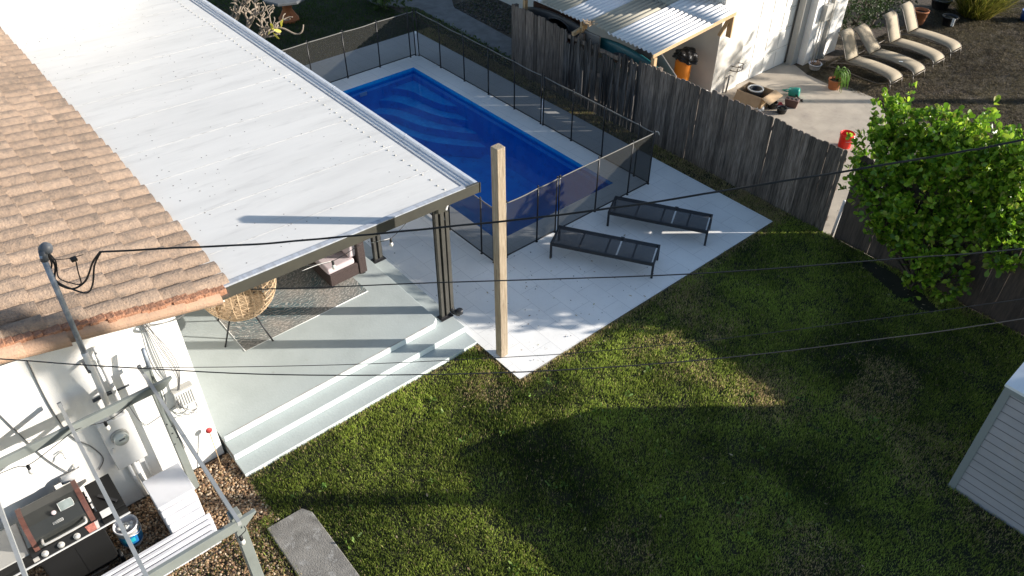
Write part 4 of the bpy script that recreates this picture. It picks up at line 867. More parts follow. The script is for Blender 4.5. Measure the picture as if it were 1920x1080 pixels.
tp = thing('planter_tray', 'brown rectangular seedling planter on the driveway', 'planter', (-9.42,17.18,NZ), .35)
m = MB()
vs = [(-.13,-.07,0),(.13,-.07,0),(.13,.07,0),(-.13,.07,0),(-.17,-.10,.22),(.17,-.10,.22),(.17,.10,.22),(-.17,.10,.22)]; m.add(vs, [(0,3,2,1),(0,1,5,4),(1,2,6,5),(2,3,7,6),(3,0,4,7),(4,5,6,7)]); m.build('body', 'brown_pot', tp, world=False, bevel=.01)
for k in (-1,0,1): m = MB(); m.lathe([(.04,0),(.045,.008),(0,.01)], (k*.10,0,.218), 10); m.build('cell', 'black_pot', tp, world=False)
def pot(name, label, mt_, x, y, z, r, h, soil_=True, cat='pot', group=None):
    t = thing(name, label, cat, (x,y,z), 0, group); m = MB(); m.lathe([(0,0),(r*.7,0),(r*.78,h*.1),(r,h*.9),(r*1.06,h*.9),(r*1.06,h),(r*.92,h),(r*.86,h*.8),(0,h*.78)], seg=18); m.build('body', mt_, t, world=False)
    if soil_: m = MB(); m.lathe([(r*.86,h*.82),(0,h*.84)], seg=14); m.build('potting_soil', 'soil', t, world=False)
    return t
pot('black_pot', 'small black nursery pot nearest the cardboard box', 'black_pot', -9.68,16.75,NZ,.12,.17)
pot('black_pot', 'black nursery pot with twigs next to the planter tray', 'black_pot', -9.38,16.72,NZ,.13,.15)
m = MB()
for i in range(8): a = i*.8; m.lathe([(0,0),(.05,.02),(.055,.05),(0,.075)], (-9.62+.05*math.cos(a),16.95+.05*math.sin(a),NZ+.0+.02*(i%3)), 8)
tag(m.build('red_bow', 'red2'), 'crumpled red bow on the driveway by the black pots', 'bow')
m = MB()
for i in range(9): a = i*.9; m.lathe([(0,0),(.06,.02),(.05,.06),(0,.08)], (-9.85+.10*math.cos(a),16.42+.08*math.sin(a),NZ+.02*(i%3)), 7)
tag(m.build('paper_scraps', 'label_white'), 'crumpled pale paper heap in front of the cardboard box', 'paper')
bk = thing('red_bucket', 'bright red bucket behind the end of the grey fence', 'bucket', (-7.47,16.46,NZ))
m = MB(); m.lathe([(0,0),(.135,0),(.14,.02),(.155,.30),(.165,.30),(.165,.35),(.155,.36),(.148,.35),(.135,.03),(0,.025)], (-7.47,16.46,NZ), 26); m.build('body', 'red', bk)
m = MB(); m.tube([(-7.47+.168*math.cos(a),16.46+.168*math.sin(a),NZ+.31-.10*math.sin((a-3.6)*.9)) for a in [5.2+.3*i for i in range(9)]], .004, 5); m.build('handle', 'steel', bk)
XB = Matrix.Translation((-7.50,16.298,NZ+.10)) @ Matrix.Rotation(PI/2,4,'X')
pt = pot('potted_plant', 'terracotta pot with trailing bright green plant at the driveway edge', 'terracotta', -9.30,18.87,NZ,.17,.27, cat='potted plant')
R = np.random.default_rng(61); n = 70; m = MB()
for i in range(46):
    a = R.uniform(-.6,2.4); rr_ = R.uniform(.12,.30); h0 = R.uniform(.38,.55); c = Vector((-9.30,18.87,NZ+.24)); d = Vector((math.cos(a),math.sin(a),0))
    m.tube([c, c+d*rr_*.5+Vector((0,0,h0-.22)), c+d*rr_+Vector((0,0,h0-.32)), c+d*(rr_+.04)+Vector((0,0,R.uniform(-.22,.0)))], .008, 4, n=3)
M['fern'] = mat('fern', (.20,.36,.05), .5, (.11,.24,.03), 12, trans=.3); m.build('foliage', 'fern', pt)
wp = pot('bowl_planter', 'white bowl planter with dead plants at the garage wall', 'white_plastic', -10.30,19.52,NZ,.17,.16, cat='planter')
m = MB()
for i in range(18): a = R.uniform(0,6.3); c = Vector((-10.30,19.52,NZ+.12)); m.tube([c+Vector((.07*math.cos(a),.07*math.sin(a),0)), c+Vector((.13*math.cos(a),.13*math.sin(a),R.uniform(.05,.13)))], .012, 4)
m.build('dead_stems', 'rake_tile', wp)
m = MB(); m.box(-.11,.11,-.07,.07,0,.12, X=Matrix.Translation((-7.95,15.75,NZ)) @ Matrix.Rotation(.5,4,'Z')); tag(m.build('concrete_block', 'brick', bevel=.008), 'small weathered concrete block on the driveway behind the fence', 'block')

# beige loungers
def beige_lounger(tilt):
    t = thing('chaise_lounge', '', 'sun lounger', (0,0,0), 0, 'beige sling loungers beside the garage'); W = .58; H = .36; Ls = 1.32
    m = MB(); th = math.radians(tilt)
    for y in (-W/2,W/2):
        m.tube([(-.42,y,.17),(0,y,H-.05),(.5,y,H+.02),(1.0,y,H+.0),(1.22,y,H-.05),(Ls-.02,y,H-.14)], .016, 7, n=4)
        m.tube([(Ls-.03,y,H-.13),(Ls+.03,y,0)], .015, 7); m.tube([(-.42,y,.17),(-.5,y,0)], .015, 7); m.tube([(-.55,y,.01),(-.3,y,.10),(.9,y,.10),(1.25,y,.22)], .013, 7, n=3)
    m.tube([(Ls,-W/2,H-.15),(Ls,W/2,H-.15)], .014, 7); m.tube([(-.42,-W/2,.17),(-.42,W/2,.17)], .014, 7)
    bk_ = [(-.02,H),( -.02-math.cos(th)*.35,H+math.sin(th)*.35),(-.02-math.cos(th)*.66,H+math.sin(th)*.66),(-.02-math.cos(th)*.80-.05,H+math.sin(th)*.74)]
    for y in (-W/2,W/2): m.tube([(x,y,z) for x,z in bk_], .015, 7, n=3)
    m.tube([(bk_[-1][0],-W/2,bk_[-1][1]),(bk_[-1][0],W/2,bk_[-1][1])], .014, 7)
    m.build('frame', 'beige_frame', t, world=False)
    def slab(prof, nm):
        m = MB(); P = smooth([(x,0,z) for x,z in prof], 4); n = len(P); vs = [(p.x,-W/2+.022,p.z+.008) for p in P]+[(p.x,W/2-.022,p.z+.008) for p in P]
        m.add(vs, [(i,i+1,n+i+1,n+i) for i in range(n-1)], sm=True); m.build(nm, 'beige_sling', t, world=False, solid=.006)
    slab([(.02,H),(.5,H+.025),(1.0,H+.005),(1.22,H-.045),(Ls-.02,H-.13)], 'seat_sling'); slab(bk_, 'backrest_sling')
    return t
specs = [(-9.60,20.10,62,'beige sling lounger nearest the garage wall'),(-9.46,21.0,42,'beige sling lounger with a low backrest and white litter on its seat'),(-9.48,22.07,62,'beige sling lounger third from the garage wall'),(-9.53,23.12,58,'beige sling lounger farthest from the garage wall')]
protos = {}
for x, y, tl, lb in specs: b_ = beige_lounger(tl); b_.location = (x,y,NZ); b_['label'] = lb
m = MB(); m.box(-.05,.05,-.02,.02,0,.015, X=Matrix.Translation((-8.65,20.85,NZ+.39)) @ Matrix.Rotation(.6,4,'Z')); tag(m.build('paper_cup', 'label_white', bevel=.006), 'small white litter on the second lounger seat', 'litter')
pot('terracotta_pot', 'tall empty terracotta pot behind the farthest lounger', 'terracotta', -10.1,24.6,NZ,.22,.42)
pot('black_planter', 'black pot with a white tag on the bare ground', 'black_pot', -9.45,25.2,NZ,.22,.28)
m = MB(); m.box(-9.30,-9.22,25.0,25.02,NZ+.08,NZ+.3); m.build('tag_card', 'label_white', bpy.data.objects['black_planter'])
pot('black_planter', 'black pot lying near the top edge of the dirt yard', 'black_pot', -10.3,26.3,NZ,.3,.3)
m = MB(); m.lathe([(0,0),(.18,0),(.22,.3),(.2,.3),(.17,.03),(0,.03)], (-8.1,27.4,NZ), 16); tag(m.build('blue_bucket', 'blue_plastic'), 'blue bucket at the edge of the dirt yard', 'bucket')

# ============================================================= PLANTS
def bush(name, label, cat, base, blobs, n, size, pal, mat_='leaf', stems='dark_bark', seed=3, rosette=7, aspect=.52, gx=(0,0)):
    t = thing(name, label, cat, base); R = np.random.default_rng(seed); P = []; Nn = []; tips = []
    tot = sum(b[3]*b[4]*b[5] for b in blobs)
    for cx,cy,cz_,rx,ry,rz2 in blobs:
        k = max(3, int(n/rosette*rx*ry*rz2/tot)); d = R.normal(0,1,(k,3)); d /= np.linalg.norm(d,axis=1)[:,None]; rad = R.uniform(.2,1,k)**.45*R.uniform(.75,1.28,k)
        q = np.stack([cx+d[:,0]*rx*rad, cy+d[:,1]*ry*rad, cz_+d[:,2]*rz2*rad],1); q = q[q[:,2] > base[2]+.1]; d = d[:len(q)]
        for j in range(len(q)):
            ax = d[j]+np.array([0,0,.5]); ax /= np.linalg.norm(ax); m_ = R.integers(rosette-2, rosette+3)
            if rosette > 6 and R.random() < .10 and d[j][2] > -.3:
                for s_ in (.12,.24,.36): P.append(np.repeat((q[j]+ax*s_)[None],5,0)+R.normal(0,size*.2,(5,3))); Nn.append(np.repeat(ax[None]*.7,5,0))
            P.append(np.repeat(q[j][None],m_,0)+R.normal(0,size*.22,(m_,3))); Nn.append(np.repeat(ax[None]*.8,m_,0)+R.normal(0,.1,(m_,3))); tips.append(q[j])
    P = np.concatenate(P); Nn = np.concatenate(Nn)
    leaf_cards('foliage', P, size, pal, mat_, seed+1, nrm=Nn, spread=.75, parent=t, aspect=aspect)
    m = MB(); RR = random.Random(seed); root = Vector(base)
    for b in blobs:
        c = Vector(b[:3]); m.tube([root+Vector((RR.uniform(-.15,.15),RR.uniform(-.1,.1),0)), root.lerp(c,.5)+Vector((RR.uniform(-.12,.12),RR.uniform(-.12,.12),-.1)), c], [.035,.012], 6, n=4)
        for k in range(9):
            e = c+Vector((RR.uniform(-1,1)*b[3],RR.uniform(-1,1)*b[4],RR.uniform(-1,1)*b[5]))*.75; m.tube([c.lerp(root,.25), c.lerp(e,.5)+Vector((0,0,.03)), e], [.012,.004], 5, n=3)
    m.build('branches', stems, t); return t
bush('leafy_bush', 'large glossy round leaved bush spilling over the brown fence', 'bush', (-3.75,12.85,-.05),
     [(-5.22,13.15,2.25,.38,.40,.36),(-5.0,13.1,2.5,.36,.35,.34),(-4.45,13.15,2.68,.42,.42,.36),(-5.35,13.1,1.5,.36,.38,.36),(-4.75,13.0,2.1,.55,.5,.5),(-4.0,13.1,2.45,.5,.5,.5),(-5.0,12.9,1.35,.5,.4,.42),(-4.2,12.85,1.6,.7,.55,.6),(-3.25,13.15,2.8,.40,.38,.30),(-3.5,13.0,2.4,.55,.5,.45),(-2.95,13.05,2.75,.40,.4,.40),(-3.3,12.9,1.75,.6,.5,.5),(-2.95,12.95,2.1,.45,.5,.5),(-4.5,12.75,.85,.45,.35,.42),(-3.8,12.6,.95,.45,.4,.42),(-3.25,12.5,.60,.36,.3,.36),(-3.65,12.40,.32,.28,.2,.24),(-2.75,13.2,1.9,.35,.4,.5),(-2.75,12.75,1.45,.45,.4,.35),(-5.45,13.2,2.68,.2,.22,.2),(-4.0,13.2,2.75,.25,.25,.25)],
     15500, .106, ((.24,.40,.03),(.14,.28,.018),(.09,.19,.015),(.36,.50,.045),(.18,.33,.022),(.24,.40,.03),(.14,.28,.018),(.09,.19,.015),(.36,.50,.045),(.24,.27,.05)), seed=12, rosette=7, aspect=.64)
bush('dark_shrub', 'dark fine leaved shrub behind the beige loungers', 'shrub', (-10.9,23.1,NZ), [(-10.9,22.6,.7,.7,.8,.8),(-11.0,23.6,.9,.7,.9,.9),(-11.1,24.6,.6,.6,.7,.7),(-10.75,21.9,.35,.45,.5,.5)], 9000, .06, ((.03,.06,.012),(.02,.045,.01),(.05,.08,.018)), 'leaf_matte', seed=22)
bush('shrub', 'green leafy shrub beyond the far corner of the pool fence', 'shrub', (-21.0,12.7,-.05), [(-21.0,12.9,.45,.8,.6,.5),(-21.7,13.1,.5,.6,.6,.5)], 1500, .10, ((.06,.11,.02),(.04,.08,.015),(.10,.15,.03)), 'leaf_matte', seed=23)
o = leaf_cards('ground_cover', np.stack([rng.uniform(-20.4,-15.3,1700), rng.uniform(12.95,13.42,1700), rng.uniform(-.03,.08,1700)],1), .07, ((.07,.12,.025),(.045,.08,.018),(.11,.14,.04)), 'leaf_matte', 71, spread=.9, kind='stuff'); tag(o, 'low leafy weeds along the edge of the grey path', 'weeds')
o = leaf_cards('weeds', np.stack([rng.uniform(-19.8,-17,500), rng.uniform(14.5,15.7,500), rng.uniform(-.03,.04,500)],1), .05, ((.05,.09,.02),(.035,.06,.015)), 'leaf_matte', 72, spread=.9, kind='stuff'); tag(o, 'sparse green weeds between the path and the garage wall', 'weeds')
og = thing('ornamental_grass', 'tall clump of yellow green ornamental grass at the top of the dirt yard', 'ornamental grass', (-9.3,26.6,NZ))
R = np.random.default_rng(81); n = 1500; a = R.uniform(0,2*PI,n); r = R.uniform(0,.45,n); B = np.stack([-9.3+r*np.cos(a),26.6+r*np.sin(a),np.full(n,NZ)],1); t_ = R.uniform(.1,1.0,n); a2 = a+R.normal(0,.5,n); d = np.stack([np.cos(a2)*np.sin(t_),np.sin(a2)*np.sin(t_),np.cos(t_)],1); Ln = R.uniform(.8,1.7,n)[:,None]; s = np.stack([-np.sin(a2),np.cos(a2),0*a2],1)*.012
V = np.stack([B-s,B+s,B+d*Ln*.6+s*.8,B+d*Ln*.6-s*.8],1).reshape(-1,3); V2 = np.stack([B+d*Ln*.6-s*.8,B+d*Ln*.6+s*.8,B+d*Ln+s*.2-np.array([0,0,.15]),B+d*Ln-s*.2-np.array([0,0,.15])],1).reshape(-1,3)
c = np.array([(.22,.22,.03),(.12,.14,.025),(.30,.26,.06)])[R.integers(0,3,n)]; V = np.concatenate([V,V2]); fastmesh('blades', V, np.arange(len(V)).reshape(-1,4), 'grass', np.repeat(np.concatenate([c,c]),4,0), parent=og)

pl = thing('frangipani_tree', 'bare pale branched tree beyond the far edge of the patio roof', 'tree', (-19.9,7.6,-.05))
m = MB(); RR = random.Random(17); tips = []
def grow(p, d, r, L_, lev):
    e = p+d*L_; mid = p+d*L_*.5+Vector((RR.uniform(-.05,.05),RR.uniform(-.05,.05),RR.uniform(-.03,.06))); m.tube([p,mid,e], [r,r*.72], 7, n=3)
    if lev == 0: tips.append(e); return
    for k in range(3 if lev > 2 else RR.choice((2,3))):
        a = RR.uniform(0,2*PI); s_ = Vector((math.cos(a),math.sin(a),RR.uniform(-.25,.4)))*.85; nd = (d+s_).normalized(); nd.z = max(nd.z,-.08); grow(e, nd, r*.70, L_*RR.uniform(.66,.86), lev-1)
grow(Vector((-19.9,7.6,-.05)), Vector((.05,.05,1)).normalized(), .075, .62, 4); grow(Vector((-19.8,7.7,.5)), Vector((.25,.6,.35)).normalized(), .05, .5, 3); grow(Vector((-19.8,7.7,.5)), Vector((.6,.25,.45)).normalized(), .05, .5, 3)
m.tube([(-19.6,8.1,1.0),(-19.2,8.5,1.05),(-18.95,8.75,.9),(-18.85,8.9,.95),(-18.9,9.0,1.1)], [.03,.018], 7, n=4)
m.build('trunk_and_branches', 'bark', pl)
P = np.array([(-18.75,8.05,1.25),(-18.6,8.25,1.3)]); P = np.repeat(P,[7,2],0)+rng.normal(0,.02,(9,3)); leaf_cards('leaves', P, .22, ((.62,.50,.07),(.50,.45,.06)), 'leaf_matte', 91, parent=pl, aspect=.34, up_=.1)
tb_ = thing('garden_table', 'grey stone topped garden table on a flared orange pedestal', 'garden table', (-22.1,10.1,-.05))
m = MB(); m.lathe([(.30,0),(.32,.06),(.24,.16),(.14,.34),(.16,.52),(.26,.66)], (-22.1,10.1,-.05), 8, sm=False); m.build('pedestal', 'terracotta', tb_)
m = MB(); m.lathe([(.66,.66),(.70,.68),(.70,.73),(.66,.75)], (-22.1,10.1,-.05), 8, sm=False); m.build('tabletop', 'slate', tb_)

# ============================================================= ARBOR FRAME, GRILL AND THE GRAVEL CORNER
ar = thing('arbor_frame', 'open sage grey arbor frame of posts and thin rafters by the white wall', 'arbor', (-6.7,0,-.05))
for x, y, h, wd in ((-8.0,1.03,2.30,.10),(-5.40,.93,2.35,.11),(-8.0,-2.9,2.30,.10),(-5.40,-2.9,2.35,.11)):
    m = MB(); m.box(x-wd/2,x+wd/2,y-wd/2,y+wd/2,-.06,h); m.build('post', 'arbor', ar, bevel=.004)
def beam(x, z, y0, y1, hh_, th):
    m = MB(); pl_ = [(y0,z),(y1-.13,z),(y1,z+hh_*.85),(y1,z+hh_),(y0,z+hh_)]; n = 5
    m.add([(x-th/2,y,zz) for y,zz in pl_]+[(x+th/2,y,zz) for y,zz in pl_], [tuple(range(n))[::-1],tuple(range(n,2*n))]+[(i,(i+1)%n,(i+1)%n+n,i+n) for i in range(n)]); return m.build('cross_beam', 'arbor', ar, bevel=.003)
beam(-7.73,2.14,-3.2,1.22,.12,.045); beam(-5.34-.0,2.16,-3.2,1.12,.13,.045)
for y in (.955,.035,-.85,-1.75,-2.65):
    m = MB(); m.bar((-8.12,y+.03 if y > .9 else y+.02,2.25),(-5.22,y-.04,2.38),.038,.06)
    r_ = m.build('rafter', 'alu', ar); m = MB(); m.bar((-8.145,y+.02+(.01 if y > .9 else 0),2.249),(-8.121,y+.02+(.01 if y > .9 else 0),2.25),.044,.066); m.build('end_cap', 'grey_cap', r_)
for x, y, z in ((-7.945,1.0,1.35),(-7.945,1.05,1.28),(-7.945,1.02,1.16),(-7.945,1.06,1.05),(-7.945,1.0,.96)):
    m = MB(); m.lathe([(.010,0),(.008,.006),(0,.008)], seg=8, X=Matrix.Translation((x,y,z)) @ Matrix.Rotation(PI/2,4,'Y')); m.build('bolt', 'dark_metal', ar)
m = MB(); m.tube([(-8.03,.98,2.28),(-8.03,.98,2.33)], .02, 8); 
m = MB(); m.tube([(-8.02,1.07,2.28),(-8.06,1.09,2.55)], .026, 10); m.lathe([(.02,0),(.02,.004)], seg=10, X=Matrix.Translation((-8.0605,1.0905,2.552))); tag(m.build('pipe_stub', 'galv'), 'short open pipe stub on top of the arbor post', 'pipe')
m = MB(); m.tube([(-7.94,1.06,2.2),(-7.93,1.10,1.9),(-7.93,1.06,1.6),(-7.94,1.07,1.2),(-7.94,1.09,.8)], .005, 5, n=4); m.build('taped_wire', 'cable', ar)

gr = thing('gas_grill', 'black gas grill with side shelf and chrome knobs against the white wall', 'grill', (-7.82,-.5,-.05))
m = MB(); m.box(-8.12,-7.50,-.90,-.16,.05,.80); m.build('cart', 'grill_side', gr, bevel=.006)
m = MB(); m.box(-7.499,-7.495,-.88,-.53,.10,.72); m.build('door', 'grill_side', gr); m = MB(); m.box(-7.499,-7.495,-.52,-.18,.10,.72); m.build('door', 'grill_side', gr)
m = MB(); vs = [(-7.50,.74),(-7.43,.74),(-7.43,.80),(-7.50,.90),(-7.62,.90),(-7.62,.74)]
m.add([(x,-.93,z) for x,z in vs]+[(x,-.13,z) for x,z in vs], [tuple(range(6))[::-1],tuple(range(6,12))]+[(i,(i+1)%6,(i+1)%6+6,i+6) for i in range(6)]); m.build('control_panel', 'grill_side', gr)
m = MB(); m.box(-7.44,-7.422,-1.26,.17,.795,.809); m.build('chrome_strip', 'white_metal', gr)
lid = MB(); prof = [(-8.10,.86),(-8.10,1.06),(-8.02,1.13),(-7.86,1.16),(-7.70,1.12),(-7.58,1.02),(-7.52,.88)]; n = len(prof)
lid.add([(x,-.82,z) for x,z in prof]+[(x,-.24,z) for x,z in prof], [(i,i+1,n+i+1,n+i) for i in range(n-1)]); lid = lid.build('lid', 'grill', gr, solid=.008)
for ya, yb in ((-.875,-.82),(-.24,-.185)):
    m = MB(); pf2 = [(-8.115,.84)]+[(x-.01 if x < -7.9 else x+.012,z+.012) for x,z in prof]+[(-7.50,.86)]; n = len(pf2); m.add([(x,ya,z) for x,z in pf2]+[(x,yb,z) for x,z in pf2], [tuple(range(n))[::-1],tuple(range(n,2*n))]+[(i,(i+1)%n,(i+1)%n+n,i+n) for i in range(n)]); m.build('lid_end', 'mahogany', lid)
m = MB(); m.tube([(-7.555,-.76,.99),(-7.47,-.76,1.0),(-7.45,-.70,1.0),(-7.45,-.34,1.0),(-7.47,-.28,1.0),(-7.555,-.28,.99)], .015, 8, n=3); m.build('handle', 'steel', lid)
nx_, nz_ = .64, .77
def lidX(y, u): # a frame lying on the sloping front of the lid
    p = Vector((-7.70,y,1.124)).lerp(Vector((-7.58,y,1.024)), u); nrm = Vector((nx_,0,nz_)); e1 = Vector((0,1,0)); e2 = nrm.cross(e1); X = Matrix((e1,e2,nrm)).transposed().to_4x4(); X.translation = p+nrm*.006; return X
m = MB(); m.lathe([(.034,0),(.034,.012),(.028,.015)], seg=16, X=lidX(-.53,-.1)); g1 = m.build('thermometer', 'fence_black', lid); m = MB(); m.lathe([(.028,.0151),(.02,.018),(0,.019)], seg=16, X=lidX(-.53,-.1)); m.build('dial', 'cushion', g1)
m = MB(); m.prism([(-.075,-.05),(.075,-.05),(.085,-.02),(.08,.045),(.02,.055),(-.075,.055)][::-1], 0, .003, X=lidX(-.385,-.25)); lb_ = m.build('instruction_plate', 'label_grey', lid)
m = MB()
pts = [(-.075,-.05),(.075,-.05),(.085,-.02),(.08,.045),(.02,.055),(-.075,.055)]
for a, b in zip(pts, pts[1:]+pts[:1]): m.tube([lidX(-.385,-.25) @ Vector((a[0],a[1],.004)), lidX(-.385,-.25) @ Vector((b[0],b[1],.004))], .0022, 4)
m.build('plate_border', 'label_white', lb_)
m = MB()
pts = [(-.055,-.014),(.055,-.014),(.055,.014),(-.055,.014)]
for a, b in zip(pts, pts[1:]+pts[:1]): m.tube([lidX(-.53,.62) @ Vector((a[0],a[1],.002)), lidX(-.53,.62) @ Vector((b[0],b[1],.002))], .002, 4)
for i in range(9): m.tube([lidX(-.53,.62) @ Vector((-.042+i*.0105,-.005,.001)), lidX(-.53,.62) @ Vector((-.038+i*.0105,.005,.001))], .0022, 4)
m.build('badge', 'label_white', lid)
for y in (-.80,-.62,-.44):
    X = Matrix.Translation((-7.462,y,.853)) @ Matrix.Rotation(math.radians(55),4,'Y'); m = MB(); m.lathe([(.040,0),(.038,.012),(.026,.016),(.024,.040),(.018,.046),(0,.047)], seg=18, X=X); m.build('knob', 'steel', gr)
XP = Matrix.Translation((-7.462,-.25,.855)) @ Matrix.Rotation(math.radians(55),4,'Y')
m = MB(); m.prism([(-.05,-.075),(.045,-.06),(.045,.06),(-.05,.075)], .001, .003, X=XP); fl = m.build('food_label', 'label_red', gr)
for k in range(7): m = MB(); m.prism([(-.05+0*k,.035+k*.006),(.044,.030+k*.005),(.044,.0325+k*.005),(-.05,.0375+k*.006)], .0035, .0045, X=XP); m.build('stripe', 'label_white', fl)
m = MB(); m.box(-7.49,-7.435,-.93,-.87,.83,.86, X=None); m.build('igniter', 'steel', gr)
m = MB(); m.box(-8.10,-7.50,-.135,.165,.84,.90); m.build('side_shelf', 'grill_side', gr, bevel=.004)
m = MB(); m.box(-7.52,-7.44,-.13,.165,.80,.885); m.build('shelf_front', 'grill_side', gr)
m = MB(); m.box(-7.58,-7.47,-.12,.0,.901,.906); m.build('care_card', 'label_white', gr)
m = MB(); m.bar((-7.82,-.05,.915),(-7.60,.10,.915),.035,.02); m.build('burner_grip', 'dark_metal', gr)
for k in range(3): m = MB(); m.box(-7.98+k*.115,-7.92+k*.115,-.165,-.145,.90,.925); m.build('hinge_tab', 'label_white', gr)
m = MB(); m.box(-8.10,-7.55,-1.34,-.935,.82,.88); m.build('left_shelf', 'grey_trim', gr, bevel=.01)
m = MB(); m.box(-7.55,-7.44,-1.34,-.935,.76,.87); m.build('left_shelf_front', 'grill_side', gr)
for y in (-.20,-.86):
    m = MB(); m.lathe([(0,-.02),(.085,-.02),(.095,0),(.085,.02),(0,.02)], seg=20, X=Matrix.Translation((-7.52,y+.06,.045)) @ Matrix.Rotation(PI/2,4,'X')); wl = m.build('wheel', 'grill_side', gr); m = MB(); m.lathe([(0,-.022),(.045,-.022),(.045,-.024),(0,-.026)][::-1], seg=14, X=Matrix.Translation((-7.52,y+.06,.045)) @ Matrix.Rotation(PI/2,4,'X')); m.build('hub', 'steel', wl)
m = MB(); m.bar((-7.46,-.80,.05),(-7.46,-.32,.05),.025,.03); m.build('bottom_rail', 'brass' if False else 'beige_frame', gr)
bu = thing('white_bucket', 'white bucket with a blue printed label beside the grill', 'bucket', (-7.72,.06,-.05))
m = MB(); m.lathe([(.125,0),(.13,.01),(.147,.33),(.155,.33),(.155,.36),(.145,.365),(.138,.36),(.122,.02),(0,.015)], (-7.72,.06,-.05), 28); m.build('body', 'white_plastic', bu)
for mt_, za, zb, a0, a1 in (('label_blue',.06,.25,-1.3,1.5),('label_teal',.14,.22,-.9,.2)):
    m = MB(); n = 14; r0 = .1325+(.0015 if mt_ == 'label_blue' else .003); f = lambda z: r0+.0165*z/.33
    vs = [(-7.72+f(z)*math.cos(a0+(a1-a0)*i/n), .06+f(z)*math.sin(a0+(a1-a0)*i/n), -.05+z) for z in (za,zb) for i in range(n+1)]
    m.add(vs, [(i,i+1,n+2+i,n+1+i) for i in range(n)], sm=True); m.build('label', mt_, bu)
m = MB()
for i in range(12): a = i*.9; m.lathe([(0,0),(.03,.01),(.03,.03),(0,.04)], (-7.72+.07*math.cos(a)*(i%3)*.5,.06+.07*math.sin(a)*(i%3)*.5,.24+.01*(i%2)), 7)
m.build('crumpled_contents', 'label_white', bu)
m = MB(); m.tube([(-7.72+.158*math.cos(a),.06+.158*math.sin(a),.27-.10*math.cos(a-1.2)) for a in [-.4+.35*i for i in range(10)]], .004, 5); m.build('handle', 'steel', bu)
wx = thing('storage_step', 'white plastic storage box with a stepped front against the wall', 'storage box', (-7.6,.7,-.05))
m = MB(); m.box(-7.93,-7.43,.47,.93,-.05,.60); m.build('box_body', 'white_plastic', wx, bevel=.012, bseg=2)
m = MB(); m.box(-7.94,-7.40,.455,.945,.602,.63); m.build('lid', 'white_plastic', wx, bevel=.01, bseg=2)
for k in range(3): m = MB(); m.box(-7.428+k*.045,-7.385+k*.045,.465+.006*k,.935-.006*k,-.05,.53-.10*k); m.build('front_step', 'white_plastic', wx, bevel=.014, bseg=2)
bp = thing('vinyl_plank_stack', 'row of long white hollow vinyl planks lying beside the storage box', 'planks', (-7.1,-.6,-.05))
for k, (x, z, t0, t1) in enumerate(((-7.255,.20,.055,.97),(-7.18,.19,.05,.965),(-7.105,.18,.055,.955))):
    m = MB(); y0, y1 = -3.2, t1
    m.box(x-.025,x+.025,y0,y1,-.045,z-.008*k); pk = m.build('plank', 'white_plastic', bp, bevel=.004); m = MB(); m.box(x-.022,x+.022,y1,y1+.004,-.03,z-.015-.008*k); m.build('open_end', 'brownboard', pk)
m = MB(); m.box(-7.06,-6.93,-3.2,.94,-.045,.14); m.build('plank', 'white_plastic', bp, bevel=.02, bseg=2)

# ============================================================= STRING LIGHTS AND WIRES
def bulb(parent, p, drop=.0):
    m = MB(); m.lathe([(.006,.02),(.020,.0),(.018,-.045),(.020,-.05)], p, 10); s_ = m.build('socket', 'cable', parent); m = MB(); m.lathe([(.012,-.05),(.026,-.075),(.030,-.10),(.022,-.125),(0,-.135)], p, 12); m.build('bulb', 'bulb', s_)
s1 = thing('string_lights', 'black string light cord with clear bulbs under the patio roof front', 'string lights', (-8.5,4.5,2.3))
pts = [(-8.40,3.40,2.42),(-8.38,3.83,2.30),(-8.34,4.30,2.41),(-8.36,4.50,2.32),(-8.39,4.80,2.22),(-8.5,5.2,2.30),(-8.57,5.52,2.36),(-8.60,5.56,2.34)]
m = MB(); m.tube(pts[:3], .005, 5, n=5); m.tube(pts[3:], .005, 5, n=4); m.build('cord', 'cable', s1)
m = MB(); m.tube([(-8.33,3.34,2.41),(-8.37,3.60,2.36),(-8.38,3.80,2.31)], .005, 5, n=3); m.tube([(-8.36,4.44,2.33),(-8.37,4.62,2.28),(-8.39,4.78,2.23)], .005, 5, n=3); m.build('white_tie', 'cable_white', s1)
for p in ((-8.38,3.83,2.29),(-8.39,4.80,2.21),(-8.58,5.53,2.32)): bulb(s1, p)
s2 = thing('string_lights', 'black string light cord with clear bulbs hung from the arbor frame', 'string lights', (-7.7,0,2.1))
m = MB(); m.tube([(-7.74,-2.2,2.08),(-7.76,-.75,2.04),(-7.66,-.5,2.06),(-7.70,-.2,2.10),(-7.70,.05,2.18),(-7.72,.2,2.14),(-7.72,.37,2.08),(-7.70,.55,2.12),(-7.68,.72,2.22)], .005, 5, n=5); m.tube([(-5.30,.96,2.2),(-5.28,.90,2.12),(-5.30,.3,2.05),(-5.30,-.2,2.0),(-5.30,-.6,2.05)], .005, 5, n=4); m.build('cord', 'cable', s2)
for p in ((-7.66,-.5,2.05),(-7.72,.37,2.07),(-5.28,.89,2.10)): bulb(s2, p)
def wire(name, label, pts, r, n=4, mt_='cable'):
    m = MB(); m.tube(pts, r, 6, n=n); return tag(m.build(name, mt_), label, 'wire')
mp_ = [(-7.72,1.02,4.245),(-7.22,1.63,4.29),(-6.70,2.26,4.33),(-6.28,2.78,4.39),(-5.86,3.28,4.46),(-5.41,3.83,4.54),(-4.90,4.46,4.63),(-4.23,5.27,4.79),(-3.58,6.07,4.98),(-2.97,6.81,5.16),(-2.33,7.59,5.36),(-1.97,8.02,5.49),(0,10.4,6.25),(2,12.85,7.2),(3.76,15.0,8.1)]
m = MB(); P = smooth(mp_, 10)
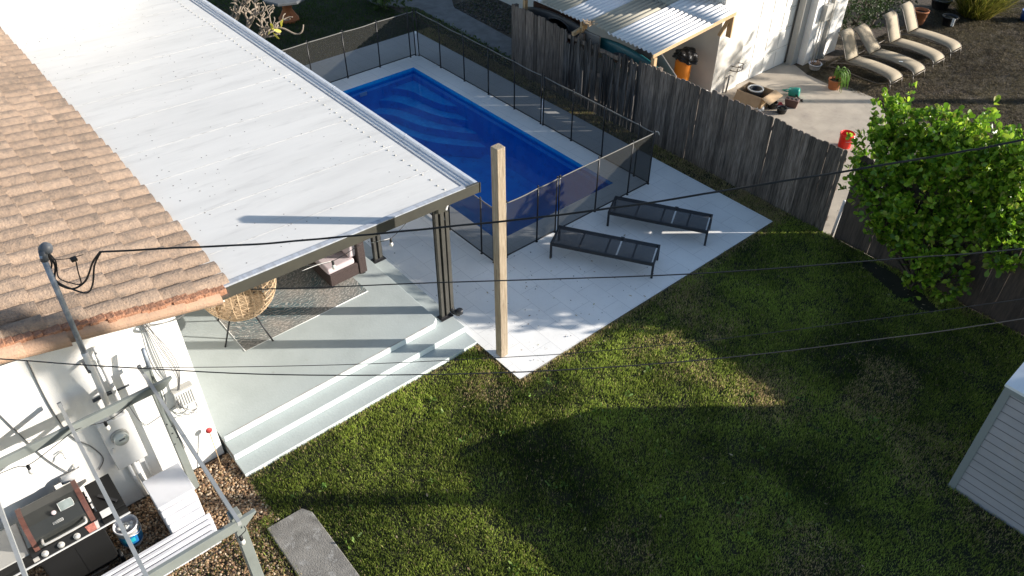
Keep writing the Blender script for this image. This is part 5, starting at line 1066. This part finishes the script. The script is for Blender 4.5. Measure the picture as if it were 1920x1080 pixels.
for ph in (0, PI*.66, PI*1.33):
    m.tube([p+Vector((.005*math.cos(i*.25+ph),-.004*math.cos(i*.25+ph),.006*math.sin(i*.25+ph))) for i, p in enumerate(P)], .0055, 5)
tag(m.build('service_cable', 'cable'), 'thick twisted black service cable sagging from the roof mast', 'cable')
wire('thin_wire', 'thin wire leaving the corner of the patio roof front', [(-8.31,2.59,2.50),(-7.66,3.26,2.59),(-6.78,4.17,2.73),(-6.02,4.95,2.84),(-4.64,6.37,3.04),(-3.76,7.26,3.22),(-2.68,8.38,3.47),(-1.79,9.29,3.68),(1,12.2,4.5),(3.76,15.0,5.4)], .008)
wire('thin_wire', 'thinnest wire crossing the steps just above another wire', [(-7.95,1.06,2.34),(-7.12,2.04,2.36),(-6.22,3.12,2.40),(-5.23,4.30,2.50),(-4.58,5.07,2.59),(-3.59,6.25,2.80),(-2.64,7.39,3.06),(-1.78,8.40,3.32),(1,11.7,4.2),(3.76,15.0,5.1)], .0045)
wire('thin_wire', 'lowest long thin wire crossing from the white wall over the lawn', [(-8.6,-2.0,4.2),(-7.32,-.21,3.80),(-6.95,.30,3.68),(-6.52,.89,3.56),(-5.95,1.68,3.41),(-5.26,2.62,3.31),(-4.36,3.86,3.24),(-3.50,5.04,3.26),(-2.83,5.96,3.33),(-2.18,6.85,3.45),(-1.39,7.93,3.62),(1,11.2,4.3),(3.76,15.0,5.3)], .0065)
up_ = thing('utility_pole', 'tall wooden utility pole unseen beyond the shed carrying the wires', 'utility pole', (3.76,15.0,NZ))
m = MB(); m.tube([(3.76,15.0,NZ),(3.76,15.0,10.4)], [.15,.11], 14); m.build('pole', 'pole_wood', up_)
m = MB(); m.bar((3.0,15.95,9.9),(4.5,14.05,9.9),.09,.11); m.build('cross_arm', 'pole_wood', up_)
m = MB(); m.lathe([(0,0),(.22,0),(.24,.05),(.24,.75),(.18,.85),(0,.87)], (3.5,14.75,8.6), 16); m.build('added_transformer', 'grey_trim', up_)  # unseen can, added to cast a soft shadow blob on the house wall
# trees outside the frame on the sun side: they dapple the garage, loungers and driveway
def tree(label, x, y, h, blobs, seed, n):
    t = bush('unseen_shade_tree', label, 'tree', (x,y,NZ), blobs, n, .22, ((.05,.10,.02),(.07,.13,.025)), 'leaf_matte', seed=seed, rosette=6)
    m = MB(); m.tube([(x,y,NZ),(x+.1,y,h*.5),(x,y+.1,h)], [.17,.09], 10, n=4); m.build('trunk', 'dark_bark', t)
tree('broad unseen tree standing beyond the dirt yard', -.5, 28.5, 4.6, [(-.5,28.5,5.3,1.1,1.1,.8),(-2.0,30.2,4.6,1.1,1.1,.7)], 55, 1000)
